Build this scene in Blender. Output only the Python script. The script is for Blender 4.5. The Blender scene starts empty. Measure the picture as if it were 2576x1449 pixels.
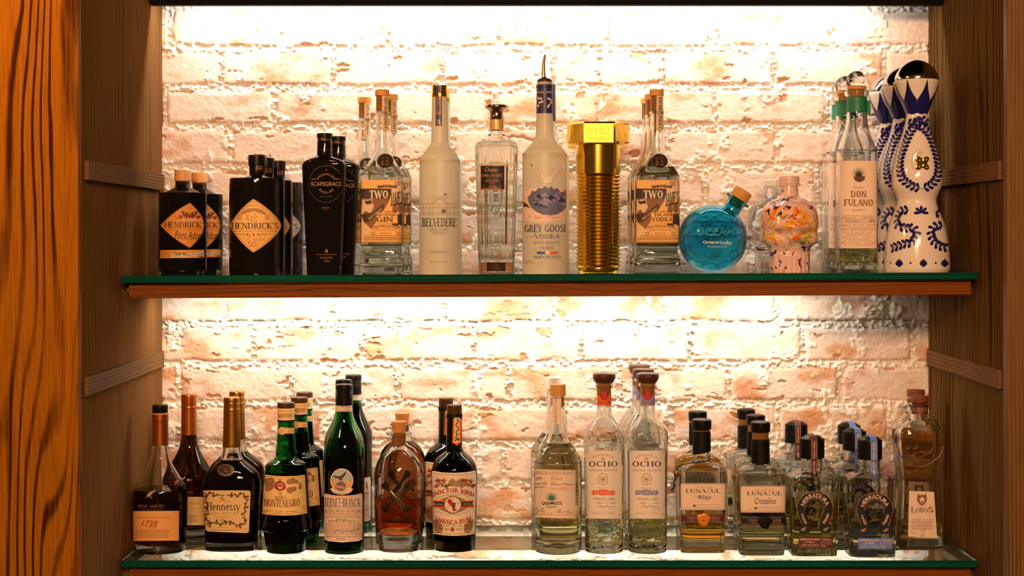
import bpy, math, random
import numpy as np
from mathutils import Vector
random.seed(7)
sc = bpy.context.scene
COL = sc.collection
R = math.radians

# ------------------------------------------------------------------ camera, world, lamps, exposure
FPX, VX, VY, EYE = 3924.0, 1295.0, 594.0, 1.55      # focal length in pixels of the 2576 px frame, vanishing point, eye height
cam_d = bpy.data.cameras.new('camera'); cam = bpy.data.objects.new('camera', cam_d); COL.objects.link(cam)
cam.location = (0, 0, EYE); cam.rotation_euler = (R(90), 0, 0)
cam_d.sensor_fit = 'HORIZONTAL'; cam_d.sensor_width = 36.0; cam_d.lens = 36.0 * FPX / 2576.0
cam_d.shift_x = (1288.0 - VX) / 2576.0; cam_d.shift_y = -(724.5 - VY) / 2576.0
cam_d.clip_start = 0.05
sc.camera = cam
world = bpy.data.worlds.new('world'); sc.world = world; world.use_nodes = True
wb = world.node_tree.nodes['Background']
wb.inputs[0].default_value = (1.0, 0.62, 0.36, 1); wb.inputs[1].default_value = 0.05
sc.view_settings.view_transform = 'Standard'; sc.view_settings.look = 'None'
sc.view_settings.gamma = 1.0; sc.view_settings.use_curve_mapping = False
sc.view_settings.exposure = 0.0
cy = sc.cycles
cy.max_bounces = 28; cy.diffuse_bounces = 3; cy.glossy_bounces = 5; cy.transmission_bounces = 26; cy.transparent_max_bounces = 14
cy.sample_clamp_indirect = 4.0; cy.blur_glossy = 0.6

D_WALL, D_GLASS, D_RAIL, D_HEAD = 3.14, 2.77, 2.79, 3.02
SHELF_U, SHELF_L = EYE - 0.0678, EYE - 0.576          # tops of the two glass shelves
SLOPE_U, SLOPE_L, SLOPE_T = 0.0042, 0.0, 0.003
HEAD_Z = EYE + 0.4475

def lamp(name, loc, energy, color, radius):
    d = bpy.data.lights.new(name, 'POINT'); d.energy = energy; d.color = color; d.shadow_soft_size = radius
    o = bpy.data.objects.new(name, d); o.location = loc; COL.objects.link(o); return o
WARM = (1.0, 0.55, 0.28)
def chandelier(cx, cy_, cz, n, rad, energy):          # bulbs of a room chandelier behind the viewer
    for k in range(n):
        a = 2 * math.pi * k / n + 0.4
        lamp('bulb_light', (cx + rad * math.cos(a), cy_ + rad * math.sin(a), cz + 0.05 * math.sin(3 * a)), energy, WARM, 0.03)
chandelier(0.32, -0.7, EYE + 0.95, 6, 0.22, 40)
chandelier(-0.28, -0.9, EYE + 0.8, 6, 0.22, 40)
lamp('pendant_light', (-0.98, 2.0, EYE + 0.72), 25.0, (1.0, 0.46, 0.15), 0.05)
def led(name, x0, x1, y, z, tilt, energy, color):
    d = bpy.data.lights.new(name, 'AREA'); d.shape = 'RECTANGLE'; d.size = x1 - x0; d.size_y = 0.012
    d.energy = energy; d.color = color
    o = bpy.data.objects.new(name, d); o.location = ((x0 + x1) / 2, y, z); o.rotation_euler = (tilt, 0, 0); COL.objects.link(o); return o
LEDC = (1.0, 0.94, 0.84)
led('led_light', -0.66, 0.70, 3.052, HEAD_Z + 0.035, R(10), 6.0, LEDC)
led('led_light', -0.66, 0.57, 3.042, SHELF_U - 0.036, R(8), 4.5, (1.0, 0.90, 0.74))
led('led_light', -0.66, 0.78, 3.042, SHELF_L - 0.032, R(15), 8, LEDC)

# ------------------------------------------------------------------ materials
def nmat(name):
    m = bpy.data.materials.new(name); m.use_nodes = True
    return m, m.node_tree.nodes, m.node_tree.links, m.node_tree.nodes['Principled BSDF']
def pm(name, col, rough=0.5, metal=0.0, trans=0.0, ior=1.45, spec=0.5, coat=0.0, emit=None):
    m, n, l, b = nmat(name)
    b.inputs['Base Color'].default_value = (*col, 1); b.inputs['Roughness'].default_value = rough
    b.inputs['Metallic'].default_value = metal; b.inputs['Transmission Weight'].default_value = trans
    b.inputs['IOR'].default_value = ior; b.inputs['Specular IOR Level'].default_value = spec
    b.inputs['Coat Weight'].default_value = coat
    if emit: b.inputs['Emission Color'].default_value = (*emit[0], 1); b.inputs['Emission Strength'].default_value = emit[1]
    return m
def paper(name, col, rough=0.6):
    m, n, l, b = nmat(name)
    tc = n.new('ShaderNodeTexCoord'); nz = n.new('ShaderNodeTexNoise'); nz.inputs['Scale'].default_value = 900; nz.inputs['Detail'].default_value = 2
    mx = n.new('ShaderNodeMix'); mx.data_type = 'RGBA'
    mx.inputs[6].default_value = (*[c * 0.9 for c in col], 1); mx.inputs[7].default_value = (*[min(1, c * 1.06) for c in col], 1)
    l.new(tc.outputs['Object'], nz.inputs['Vector']); l.new(nz.outputs['Fac'], mx.inputs[0]); l.new(mx.outputs[2], b.inputs['Base Color'])
    b.inputs['Roughness'].default_value = rough
    return m
def frosted(name, col):
    m, n, l, b = nmat(name)
    b.inputs['Base Color'].default_value = (*col, 1); b.inputs['Roughness'].default_value = 0.38
    b.inputs['Transmission Weight'].default_value = 0.08
    tr = n.new('ShaderNodeBsdfTranslucent'); tr.inputs[0].default_value = (*col, 1)
    mx = n.new('ShaderNodeMixShader'); mx.inputs[0].default_value = 0.45
    out = n['Material Output']
    l.new(b.outputs[0], mx.inputs[1]); l.new(tr.outputs[0], mx.inputs[2]); l.new(mx.outputs[0], out.inputs[0])
    return m
def wood(name, light, dark, rough=0.42, axis='Z', freq=90, bold=0.7, spec=0.3, wander=9.0, fine=1.0):
    """Oak: dark growth rings and fine pores running along one axis."""
    m, n, l, b = nmat(name)
    def node(t, **kw):
        q = n.new(t)
        for k, v in kw.items(): setattr(q, k, v)
        return q
    def mth(op, a_, b_=None, c_=None):
        q = node('ShaderNodeMath', operation=op)
        for i, v in enumerate((a_, b_, c_)):
            if v is None: continue
            if isinstance(v, (int, float)): q.inputs[i].default_value = v
            else: l.new(v, q.inputs[i])
        return q.outputs[0]
    tc = node('ShaderNodeTexCoord'); sp = node('ShaderNodeSeparateXYZ'); l.new(tc.outputs['Object'], sp.inputs[0])
    across = mth('ADD', sp.outputs['X'], sp.outputs['Y']) if axis == 'Z' else sp.outputs['Z']
    def nz(sc_, along, det, ro=.5):
        mp = node('ShaderNodeMapping'); st = {'Z': (1, 1, along), 'X': (along, 1, 1), 'Y': (1, along, 1)}[axis]
        mp.inputs['Scale'].default_value = st; l.new(tc.outputs['Object'], mp.inputs['Vector'])
        q = node('ShaderNodeTexNoise'); q.inputs['Scale'].default_value = sc_; q.inputs['Detail'].default_value = det; q.inputs['Roughness'].default_value = ro
        l.new(mp.outputs[0], q.inputs['Vector']); return q.outputs['Fac']
    slow = nz(11 * fine, .11, 1.0); jag = nz(70 * fine, .10, 3.0); fib = nz(420 * fine, .03, 3.0)
    ph = mth('ADD', mth('MULTIPLY', across, 2 * math.pi * freq), mth('MULTIPLY', slow, wander * 2 * math.pi / 3))
    ph = mth('ADD', ph, mth('MULTIPLY', jag, 2.4))
    mr = node('ShaderNodeMapRange'); mr.inputs[1].default_value = 0.25; mr.inputs[2].default_value = 0.95; l.new(mth('SINE', ph), mr.inputs[0])
    patch = node('ShaderNodeMapRange'); patch.inputs[1].default_value = .38; patch.inputs[2].default_value = .6; l.new(nz(8 * fine, .25, 1.0), patch.inputs[0])
    ring = mth('MULTIPLY', mth('MULTIPLY', mr.outputs[0], bold), mth('MULTIPLY_ADD', patch.outputs[0], .7, .3))
    fm = node('ShaderNodeMapRange'); fm.inputs[1].default_value = .4; fm.inputs[2].default_value = .72; fm.inputs[4].default_value = .4; l.new(fib, fm.inputs[0])
    q = node('ShaderNodeMath', operation='ADD', use_clamp=True); l.new(ring, q.inputs[0]); l.new(fm.outputs[0], q.inputs[1]); tot = q.outputs[0]
    mx = node('ShaderNodeMix', data_type='RGBA'); mx.inputs[6].default_value = (*light, 1); mx.inputs[7].default_value = (*dark, 1)
    l.new(tot, mx.inputs[0]); l.new(mx.outputs[2], b.inputs['Base Color'])
    b.inputs['Roughness'].default_value = rough; b.inputs['Specular IOR Level'].default_value = spec
    bp = node('ShaderNodeBump', invert=True); bp.inputs['Strength'].default_value = 0.3; bp.inputs['Distance'].default_value = 0.0008
    l.new(tot, bp.inputs['Height']); l.new(bp.outputs[0], b.inputs['Normal'])
    return m

M = {}
M['clear'] = pm('clear_glass', (0.97, 0.985, 0.965), 0.0, trans=1, ior=1.47)
M['water'] = pm('clear_spirit', (0.99, 0.985, 0.93), 0.0, trans=1, ior=1.34)
M['straw'] = pm('pale_straw_spirit', (0.99, 0.95, 0.66), 0.0, trans=1, ior=1.34)
M['yellow'] = pm('yellow_spirit', (0.96, 0.83, 0.32), 0.0, trans=1, ior=1.34)
M['amber'] = pm('amber_spirit', (0.95, 0.52, 0.06), 0.0, trans=1, ior=1.34)
M['rum'] = pm('dark_amber_rum', (0.62, 0.16, 0.03), 0.0, trans=1, ior=1.34)
M['cognac'] = pm('dark_cognac', (0.05, 0.010, 0.003), 0.0, trans=1, ior=1.34)
M['amaro'] = pm('near_black_amaro', (0.012, 0.008, 0.004), 0.0, trans=1, ior=1.34)
M['green'] = pm('green_glass', (0.045, 0.38, 0.14), 0.0, trans=1, ior=1.47)
M['black'] = pm('black_glass', (0.006, 0.005, 0.005), 0.06, spec=0.5)
M['olive'] = pm('dark_olive_glass', (0.10, 0.11, 0.04), 0.0, trans=1, ior=1.47)
M['blue'] = pm('blue_glass', (0.10, 0.62, 0.90), 0.0, trans=1, ior=1.47)
M['frost'] = frosted('frosted_glass', (0.86, 0.84, 0.73))
M['gold'] = pm('polished_gold', (1.0, 0.66, 0.10), 0.15, metal=1)
M['goldm'] = pm('satin_gold_foil', (0.55, 0.26, 0.04), 0.3, metal=0.92)
M['copper'] = pm('satin_copper_foil', (0.56, 0.16, 0.03), 0.33, metal=0.9)
M['rose'] = pm('polished_rose_metal', (0.75, 0.45, 0.30), 0.12, metal=1)
M['chrome'] = pm('polished_steel', (0.72, 0.66, 0.58), 0.10, metal=1)
M['pewter'] = pm('polished_pewter', (0.42, 0.39, 0.34), 0.13, metal=1)
M['bronze'] = pm('dark_bronze', (0.075, 0.045, 0.03), 0.35, metal=0.6)
M['brass'] = pm('aged_brass', (0.50, 0.33, 0.13), 0.28, metal=1)
M['blackcap'] = pm('black_plastic', (0.007, 0.006, 0.005), 0.35, spec=0.2)
M['wax'] = pm('black_wax', (0.006, 0.005, 0.005), 0.5, spec=0.2)
M['corkwood'] = wood('cork_wood', (0.66, 0.33, 0.10), (0.48, 0.20, 0.05), 0.6, freq=260, bold=0.2, fine=4)
M['cork'] = paper('cork', (0.60, 0.25, 0.07), 0.8)
M['walnut'] = wood('dark_walnut', (0.085, 0.032, 0.013), (0.04, 0.014, 0.006), 0.35, freq=260, bold=0.3, fine=4)
M['redwood'] = wood('reddish_wood', (0.22, 0.055, 0.022), (0.12, 0.03, 0.012), 0.45, freq=260, bold=0.3, fine=4)
M['orangecap'] = paper('orange_foil', (0.85, 0.42, 0.15), 0.5)
M['porcelain'] = pm('white_porcelain', (0.80, 0.73, 0.67), 0.12, coat=0.4)
M['cobalt'] = pm('cobalt_glaze', (0.012, 0.012, 0.12), 0.14, coat=0.4)
M['white'] = paper('white_paper', (0.86, 0.80, 0.74)); M['cream'] = paper('cream_paper', (0.84, 0.72, 0.56))
M['tan'] = paper('tan_paper', (0.72, 0.55, 0.36)); M['yel'] = paper('yellow_paper', (0.86, 0.60, 0.26))
M['orangep'] = paper('orange_paper', (0.86, 0.34, 0.06)); M['peach'] = paper('peach_paper', (0.86, 0.68, 0.55))
M['orl'] = paper('orange_label', (0.85, 0.42, 0.12)); M['ambl'] = paper('amber_label', (0.86, 0.50, 0.16))
M['ink'] = pm('black_ink', (0.012, 0.010, 0.010), 0.55); M['grey'] = pm('grey_ink', (0.16, 0.14, 0.13), 0.6)
M['brown'] = pm('brown_ink', (0.10, 0.045, 0.02), 0.6); M['tanink'] = pm('tan_ink', (0.38, 0.24, 0.12), 0.6)
M['sepia'] = pm('sepia_ink', (0.055, 0.03, 0.018), 0.6)
M['red'] = pm('red_ink', (0.42, 0.02, 0.015), 0.5); M['vermil'] = pm('vermilion_ink', (0.80, 0.12, 0.02), 0.5)
M['navy'] = pm('navy_ink', (0.02, 0.025, 0.12), 0.4); M['blueink'] = pm('blue_ink', (0.03, 0.09, 0.45), 0.45)
M['slate'] = pm('slate_blue_ink', (0.13, 0.15, 0.28), 0.55); M['lilac'] = pm('lilac_paper', (0.30, 0.26, 0.46), 0.5)
M['hblue'] = pm('blue_label', (0.13, 0.24, 0.62), 0.5); M['teal'] = pm('teal_ink', (0.04, 0.22, 0.22), 0.55)
M['maroon'] = pm('maroon_label', (0.10, 0.025, 0.02), 0.5); M['dgreen'] = pm('green_label', (0.01, 0.20, 0.10), 0.5)
M['pink'] = pm('pale_pink_ink', (0.85, 0.63, 0.57), 0.5); M['wht'] = pm('white_ink', (0.85, 0.78, 0.72), 0.5)
M['goldink'] = pm('gold_ink', (0.62, 0.38, 0.14), 0.4, metal=0.3); M['copperink'] = pm('copper_ink', (0.60, 0.30, 0.17), 0.4)
M['brown2'] = pm('mid_brown_ink', (0.24, 0.11, 0.05), 0.6); M['lgreen'] = pm('leaf_green_ink', (0.10, 0.22, 0.04), 0.6)
M['sky'] = pm('pale_blue_ink', (0.40, 0.55, 0.62), 0.5); M['yink'] = pm('yellow_ink', (0.88, 0.55, 0.03), 0.4)
M['oink'] = pm('orange_ink', (0.86, 0.28, 0.02), 0.4)
M['blueb'] = pm('pale_blue_embossing', (0.03, 0.30, 0.44), 0.6, spec=0.1)
M['goldplate'] = pm('satin_gold', (0.68, 0.34, 0.05), 0.38, metal=1)
M['lobos'] = pm('orange_amber_spirit', (0.92, 0.40, 0.07), 0.0, trans=1, ior=1.34)
M['seal'] = pm('bronze_relief', (0.16, 0.095, 0.06), 0.35, metal=0.6)
M['bone'] = pm('dark_aged_brass', (0.20, 0.14, 0.075), 0.3, metal=1)
M['stamp'] = pm('stamped_gold', (0.32, 0.17, 0.03), 0.3, metal=1)
M['dimcopper'] = pm('dim_copper_ink', (0.30, 0.145, 0.08), 0.4)
M['emb'] = pm('embossed_glass', (0.97, 0.985, 0.965), 0.05, trans=1, ior=1.47)

# ------------------------------------------------------------------ mesh builder
class MB:
    def __init__(s): s.v, s.f, s.m, s.mats = [], [], [], []
    def mi(s, mat):
        if mat not in s.mats: s.mats.append(mat)
        return s.mats.index(mat)
    def add(s, vs, fs, mat):
        k = len(s.v); i = s.mi(mat); s.v += [tuple(v) for v in vs]
        for f in fs: s.f.append([k + j for j in f]); s.m.append(i)
    def box(s, x0, x1, y0, y1, z0, z1, mat):
        vs = [(x, y, z) for x in (x0, x1) for y in (y0, y1) for z in (z0, z1)]
        s.add(vs, [(0, 1, 3, 2), (4, 6, 7, 5), (0, 4, 5, 1), (2, 3, 7, 6), (0, 2, 6, 4), (1, 5, 7, 3)], mat)
    def loft(s, rings, mat, caps=True, closed=True):
        n = len(rings[0]); vs = [p for r in rings for p in r]; fs = []
        for i in range(len(rings) - 1):
            for j in range(n if closed else n - 1):
                k = (j + 1) % n; fs.append((i * n + j, i * n + k, (i + 1) * n + k, (i + 1) * n + j))
        if caps: fs.append(tuple(range(n - 1, -1, -1))); fs.append(tuple((len(rings) - 1) * n + j for j in range(n)))
        s.add(vs, fs, mat)
    def tube(s, pts, r, mat, n=10):
        rings = []; P = [Vector(p) for p in pts]; rr = r if isinstance(r, (list, tuple)) else [r] * len(P)
        for i, p in enumerate(P):
            t = (P[min(i + 1, len(P) - 1)] - P[max(i - 1, 0)]).normalized()
            a = t.cross(Vector((0, 1, 0.01))).normalized(); b = t.cross(a)
            rings.append([p + rr[i] * (math.cos(2 * math.pi * k / n) * a + math.sin(2 * math.pi * k / n) * b) for k in range(n)])
        s.loft(rings, mat)
    def build(s, name, parent=None, smooth=40, bevel=0.0):
        me = bpy.data.meshes.new(name); me.from_pydata(s.v, [], s.f)
        for m in s.mats: me.materials.append(m)
        me.polygons.foreach_set('material_index', s.m)
        if smooth:
            me.polygons.foreach_set('use_smooth', [True] * len(s.f)); me.set_sharp_from_angle(angle=R(smooth))
        me.update()
        o = bpy.data.objects.new(name, me); COL.objects.link(o)
        if parent: o.parent = parent
        if bevel:
            b = o.modifiers.new('bevel', 'BEVEL'); b.width = bevel; b.segments = 2; b.limit_method = 'ANGLE'
        return o
def tag(o, label=None, cat=None, group=None, kind=None):
    for k, v in (('label', label), ('category', cat), ('group', group), ('kind', kind)):
        if v: o[k] = v
    return o
def fixnormals(o):
    import bmesh
    b = bmesh.new(); b.from_mesh(o.data); bmesh.ops.recalc_face_normals(b, faces=b.faces); b.to_mesh(o.data); b.free()

# cross sections: e = superellipse exponent, or ('c', q) = rectangle with chamfered corners, or ('p', n) = polygon
def unit(e, n):
    out = []
    if isinstance(e, tuple) and e[0] == 'c':
        q = e[1]; c = [(1, -1 + q), (1, 1 - q), (1 - q, 1), (-1 + q, 1), (-1, 1 - q), (-1, -1 + q), (-1 + q, -1), (1 - q, -1)]
        for i in range(8):
            a, b = c[i], c[(i + 1) % 8]
            for k in range(n // 8): t = k / (n // 8); out.append((a[0] + (b[0] - a[0]) * t, a[1] + (b[1] - a[1]) * t))
        return out
    if isinstance(e, tuple) and e[0] == 'p':
        q = e[1]; m = n // q
        for i in range(q):
            a = 2 * math.pi * i / q; b = 2 * math.pi * (i + 1) / q
            for k in range(m): t = k / m; out.append((math.cos(a) * (1 - t) + math.cos(b) * t, math.sin(a) * (1 - t) + math.sin(b) * t))
        return out
    for k in range(n):
        a = 2 * math.pi * k / n; c, s_ = math.cos(a), math.sin(a)
        out.append((math.copysign(abs(c) ** (2 / e), c), math.copysign(abs(s_) ** (2 / e), s_)))
    return out
def ysurf(x, rx, ry, e):
    t = min(abs(x) / max(rx, 1e-6), 0.997)
    if isinstance(e, tuple):
        if e[0] == 'c': return ry if t < 1 - e[1] else ry * (1 - (t - 1 + e[1]))
        return ry * 0.866 if t < 0.5 else ry * 0.866 * (1 - t) * 2
    return ry * (1 - t ** e) ** (1 / e)

def dense(prof, sub=5):
    """Catmull-Rom through the profile points; a point with a trailing 'c' is a hard corner."""
    pts = [(p[0], p[1]) for p in prof]; cor = [len(p) > 2 for p in prof]; out = []
    for i in range(len(pts) - 1):
        p1, p2 = np.array(pts[i]), np.array(pts[i + 1])
        p0 = np.array(pts[i - 1]) if i > 0 and not cor[i] else p1
        p3 = np.array(pts[i + 2]) if i + 2 < len(pts) and not cor[i + 1] else p2
        straight = cor[i] and cor[i + 1]
        m = 1 if straight else sub
        for k in range(m):
            t = k / m
            q = 0.5 * ((2 * p1) + (-p0 + p2) * t + (2 * p0 - 5 * p1 + 4 * p2 - p3) * t * t + (-p0 + 3 * p1 - 3 * p2 + p3) * t ** 3)
            out.append((float(q[0]), max(float(q[1]), 1e-5)))
    out.append(pts[-1]); return out

# ------------------------------------------------------------------ lettering
_tc = {}
def sans(txt, shear=0.0, bold=0.0):
    key = (txt, shear, bold)
    if key in _tc: return _tc[key]
    c = bpy.data.curves.new('t', 'FONT'); c.body = txt; c.shear = shear; c.offset = bold; c.resolution_u = 3; c.fill_mode = 'FRONT'
    o = bpy.data.objects.new('t', c); COL.objects.link(o)
    dg = bpy.context.evaluated_depsgraph_get(); me = o.evaluated_get(dg).to_mesh()
    v = [(p.co.x, p.co.y) for p in me.vertices]; f = [tuple(p.vertices) for p in me.polygons]
    o.evaluated_get(dg).to_mesh_clear(); bpy.data.objects.remove(o); bpy.data.curves.remove(c)
    _tc[key] = (v, f); return _tc[key]
_G = {  # stems I(x) thick, i(x) thin; bars H(y,x0,x1); diagonals D(x0,y0,x1,y1,thick?); arcs A(cx,cy,rx,ry,a0,a1); last number = advance
 'A': [('d', .08, 0, .42, 1), ('D', .42, 1, .78, 0), ('H', .34, .2, .66), ('s', .08, 0), ('s', .78, 0), .86],
 'B': [('I', .15), ('H', 1, .15, .36), ('H', .52, .15, .38), ('H', 0, .15, .38), ('A', .36, .76, .27, .24, -90, 90), ('A', .38, .26, .33, .26, -90, 90), .76],
 'C': [('A', .46, .5, .41, .5, 42, 318), ('D', .78, .98, .78, .72, .05), .86],
 'D': [('I', .15), ('H', 1, .15, .4), ('H', 0, .15, .4), ('A', .4, .5, .44, .5, -90, 90), .92],
 'E': [('I', .15), ('H', 1, .15, .64), ('H', .52, .15, .54), ('H', 0, .15, .68), ('D', .63, 1, .63, .78, .05), ('D', .67, 0, .67, .24, .05), .74],
 'F': [('I', .15), ('H', 1, .15, .64), ('H', .5, .15, .54), ('D', .63, 1, .63, .78, .05), .68],
 'G': [('A', .46, .5, .41, .5, 42, 330), ('D', .78, 0.06, .78, .42, .14), ('H', .43, .6, .9), .92],
 'H': [('I', .15), ('I', .75), ('H', .51, .15, .75), .92], 'I': [('I', .16), .34],
 'J': [('I', .34), ('A', .18, .12, .16, .14, 180, 350), .5],
 'K': [('I', .15), ('d', .2, .4, .68, 1), ('D', .36, .6, .76, 0), ('s', .76, 0), ('s', .68, 1), .84],
 'L': [('I', .15), ('H', 0, .15, .66), ('D', .65, 0, .65, .26, .05), .7],
 'M': [('i', .12), ('D', .14, 1, .5, .03), ('d', .5, .03, .86, 1), ('I', .88), 1.04],
 'N': [('i', .12), ('D', .12, 1, .76, 0), ('i', .76), .9], 'O': [('A', .47, .5, .42, .5, 0, 360), .95],
 'P': [('I', .15), ('H', 1, .15, .38), ('H', .46, .15, .38), ('A', .38, .73, .3, .27, -90, 90), .72],
 'Q': [('A', .47, .5, .42, .5, 0, 360), ('D', .5, .1, .82, -.2), .95],
 'R': [('I', .15), ('H', 1, .15, .38), ('H', .48, .15, .38), ('A', .38, .74, .28, .26, -90, 90), ('D', .4, .48, .76, 0), ('s', .76, 0), .82],
 'S': [('A', .36, .74, .25, .25, 25, 262), ('A', .36, .26, .28, .26, -160, 85), .7],
 'T': [('I', .4), ('H', 1, .04, .76), ('D', .05, 1, .05, .76, .05), ('D', .75, 1, .75, .76, .05), .8],
 'U': [('u', .16), ('v', .74), ('A', .45, .3, .27, .3, 180, 360), .9],
 'V': [('D', .06, 1, .42, 0), ('d', .42, 0, .78, 1), ('s', .06, 1), ('s', .78, 1), .84],
 'W': [('D', .05, 1, .33, 0), ('d', .33, 0, .58, 1), ('D', .56, 1, .85, 0), ('d', .85, 0, 1.12, 1), ('s', .05, 1), ('s', 1.12, 1), 1.2],
 'X': [('D', .1, 1, .74, 0), ('d', .1, 0, .72, 1), .84], 'Y': [('D', .06, 1, .4, .48), ('d', .4, .48, .76, 1), ('D', .4, .5, .4, 0, .15), ('s', .4, 0), .8],
 'Z': [('H', 1, .08, .68), ('d', .1, 0, .66, 1), ('H', 0, .08, .7), .78], '-': [('D', .06, .42, .38, .42, .1), .44], "'": [('D', .14, 1, .1, .74, .1), .25], '.': [('D', .1, .0, .1, .1, .12), .24], ' ': [.42],
 'e_': [('A', .34, .34, .29, .34, 2, 320), ('H', .38, .12, .6), .68], 'n_': [('D', .15, 0, .15, .66, .15), ('s', .15, 0), ('A', .40, .40, .30, .28, 0, 150), ('D', .63, 0, .63, .42, .14), ('s', .63, 0), .82],
 's_': [('A', .28, .50, .19, .18, 25, 262), ('A', .28, .18, .22, .18, -160, 85), .54], 'y_': [('D', .08, .66, .38, .02, .15), ('d', .70, .66, .34, -.14), ('A', .2, -.16, .16, .12, 180, 360), ('H', .64, .0, .22), ('H', .64, .56, .8), .78]}
def serif(txt, W=0.16, T=0.055, SF=0.05, lc=''):
    key = ('s', txt, W, T, lc)
    if key in _tc: return _tc[key]
    v, f, x = [], [], 0.0
    def quad(a, b, c, d): k = len(v); v.extend([(p[0] + x, p[1]) for p in (a, b, c, d)]); f.append((k, k + 1, k + 2, k + 3))
    def stroke(x0, y0, x1, y1, w):
        L = math.hypot(x1 - x0, y1 - y0); nx, ny = (y1 - y0) / L * w / 2, -(x1 - x0) / L * w / 2
        if abs(y1 - y0) > abs(x1 - x0): nx, ny = w / 2 * (1 if y1 > y0 else -1) * 1.05, 0
        quad((x0 - nx, y0 - ny), (x0 + nx, y0 + ny), (x1 + nx, y1 + ny), (x1 - nx, y1 - ny))
    def sf(cx, cy_, w): y = cy_ if cy_ < .5 else cy_ - SF; quad((cx - w, y), (cx + w, y), (cx + w, y + SF), (cx - w, y + SF))
    for ch in txt.upper():
        g = _G.get(ch, [.4])
        if key[-1] == 'lc' and ch.lower() + '_' in _G and ch != txt[0].upper(): g = _G[ch.lower() + '_']
        for s in g[:-1]:
            k = s[0]
            if k in 'Ii': w = W if k == 'I' else T * 1.3; stroke(s[1], 0, s[1], 1, w); sf(s[1], 0, w / 2 + .08); sf(s[1], 1, w / 2 + .08)
            elif k in 'uv': w = W if k == 'u' else T * 1.3; stroke(s[1], .28, s[1], 1, w); sf(s[1], 1, w / 2 + .08)
            elif k == 'H': y = min(max(s[1], T / 2), 1 - T / 2); quad((s[2], y - T / 2), (s[3], y - T / 2), (s[3], y + T / 2), (s[2], y + T / 2))
            elif k == 'D': stroke(*s[1:5], s[5] if len(s) > 5 else W)
            elif k == 'd': stroke(*s[1:5], T)
            elif k == 's': sf(s[1], s[2], .13)
            elif k == 'A':
                _, cx, cy_, rx, ry, a0, a1 = s; n = max(6, int(abs(a1 - a0) / 18)); pr = None
                for i in range(n + 1):
                    a = R(a0 + (a1 - a0) * i / n); w = T + (W * 1.1 - T) * abs(math.cos(a)) ** 1.3
                    cur = ((cx + (rx) * math.cos(a), cy_ + ry * math.sin(a)), (cx + (rx - w) * math.cos(a), cy_ + (ry - w) * math.sin(a)))
                    if pr: quad(pr[0], cur[0], cur[1], pr[1])
                    pr = cur
        x += g[-1] + .05
    _tc[key] = (v, f); return _tc[key]
def glyphs(txt, font):
    if font == 'serif': return serif(txt)
    if font == 'serif_lc': return serif(txt, .15, .055, .05, 'lc')
    if font == 'slab': return serif(txt, .22, .10, .10)
    if font == 'fine': return serif(txt, .11, .05, .05)
    return sans(txt, *{'sans': (0, 0), 'bold': (0, .018), 'it': (.3, 0), 'heavy': (0, .035)}[font])

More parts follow.
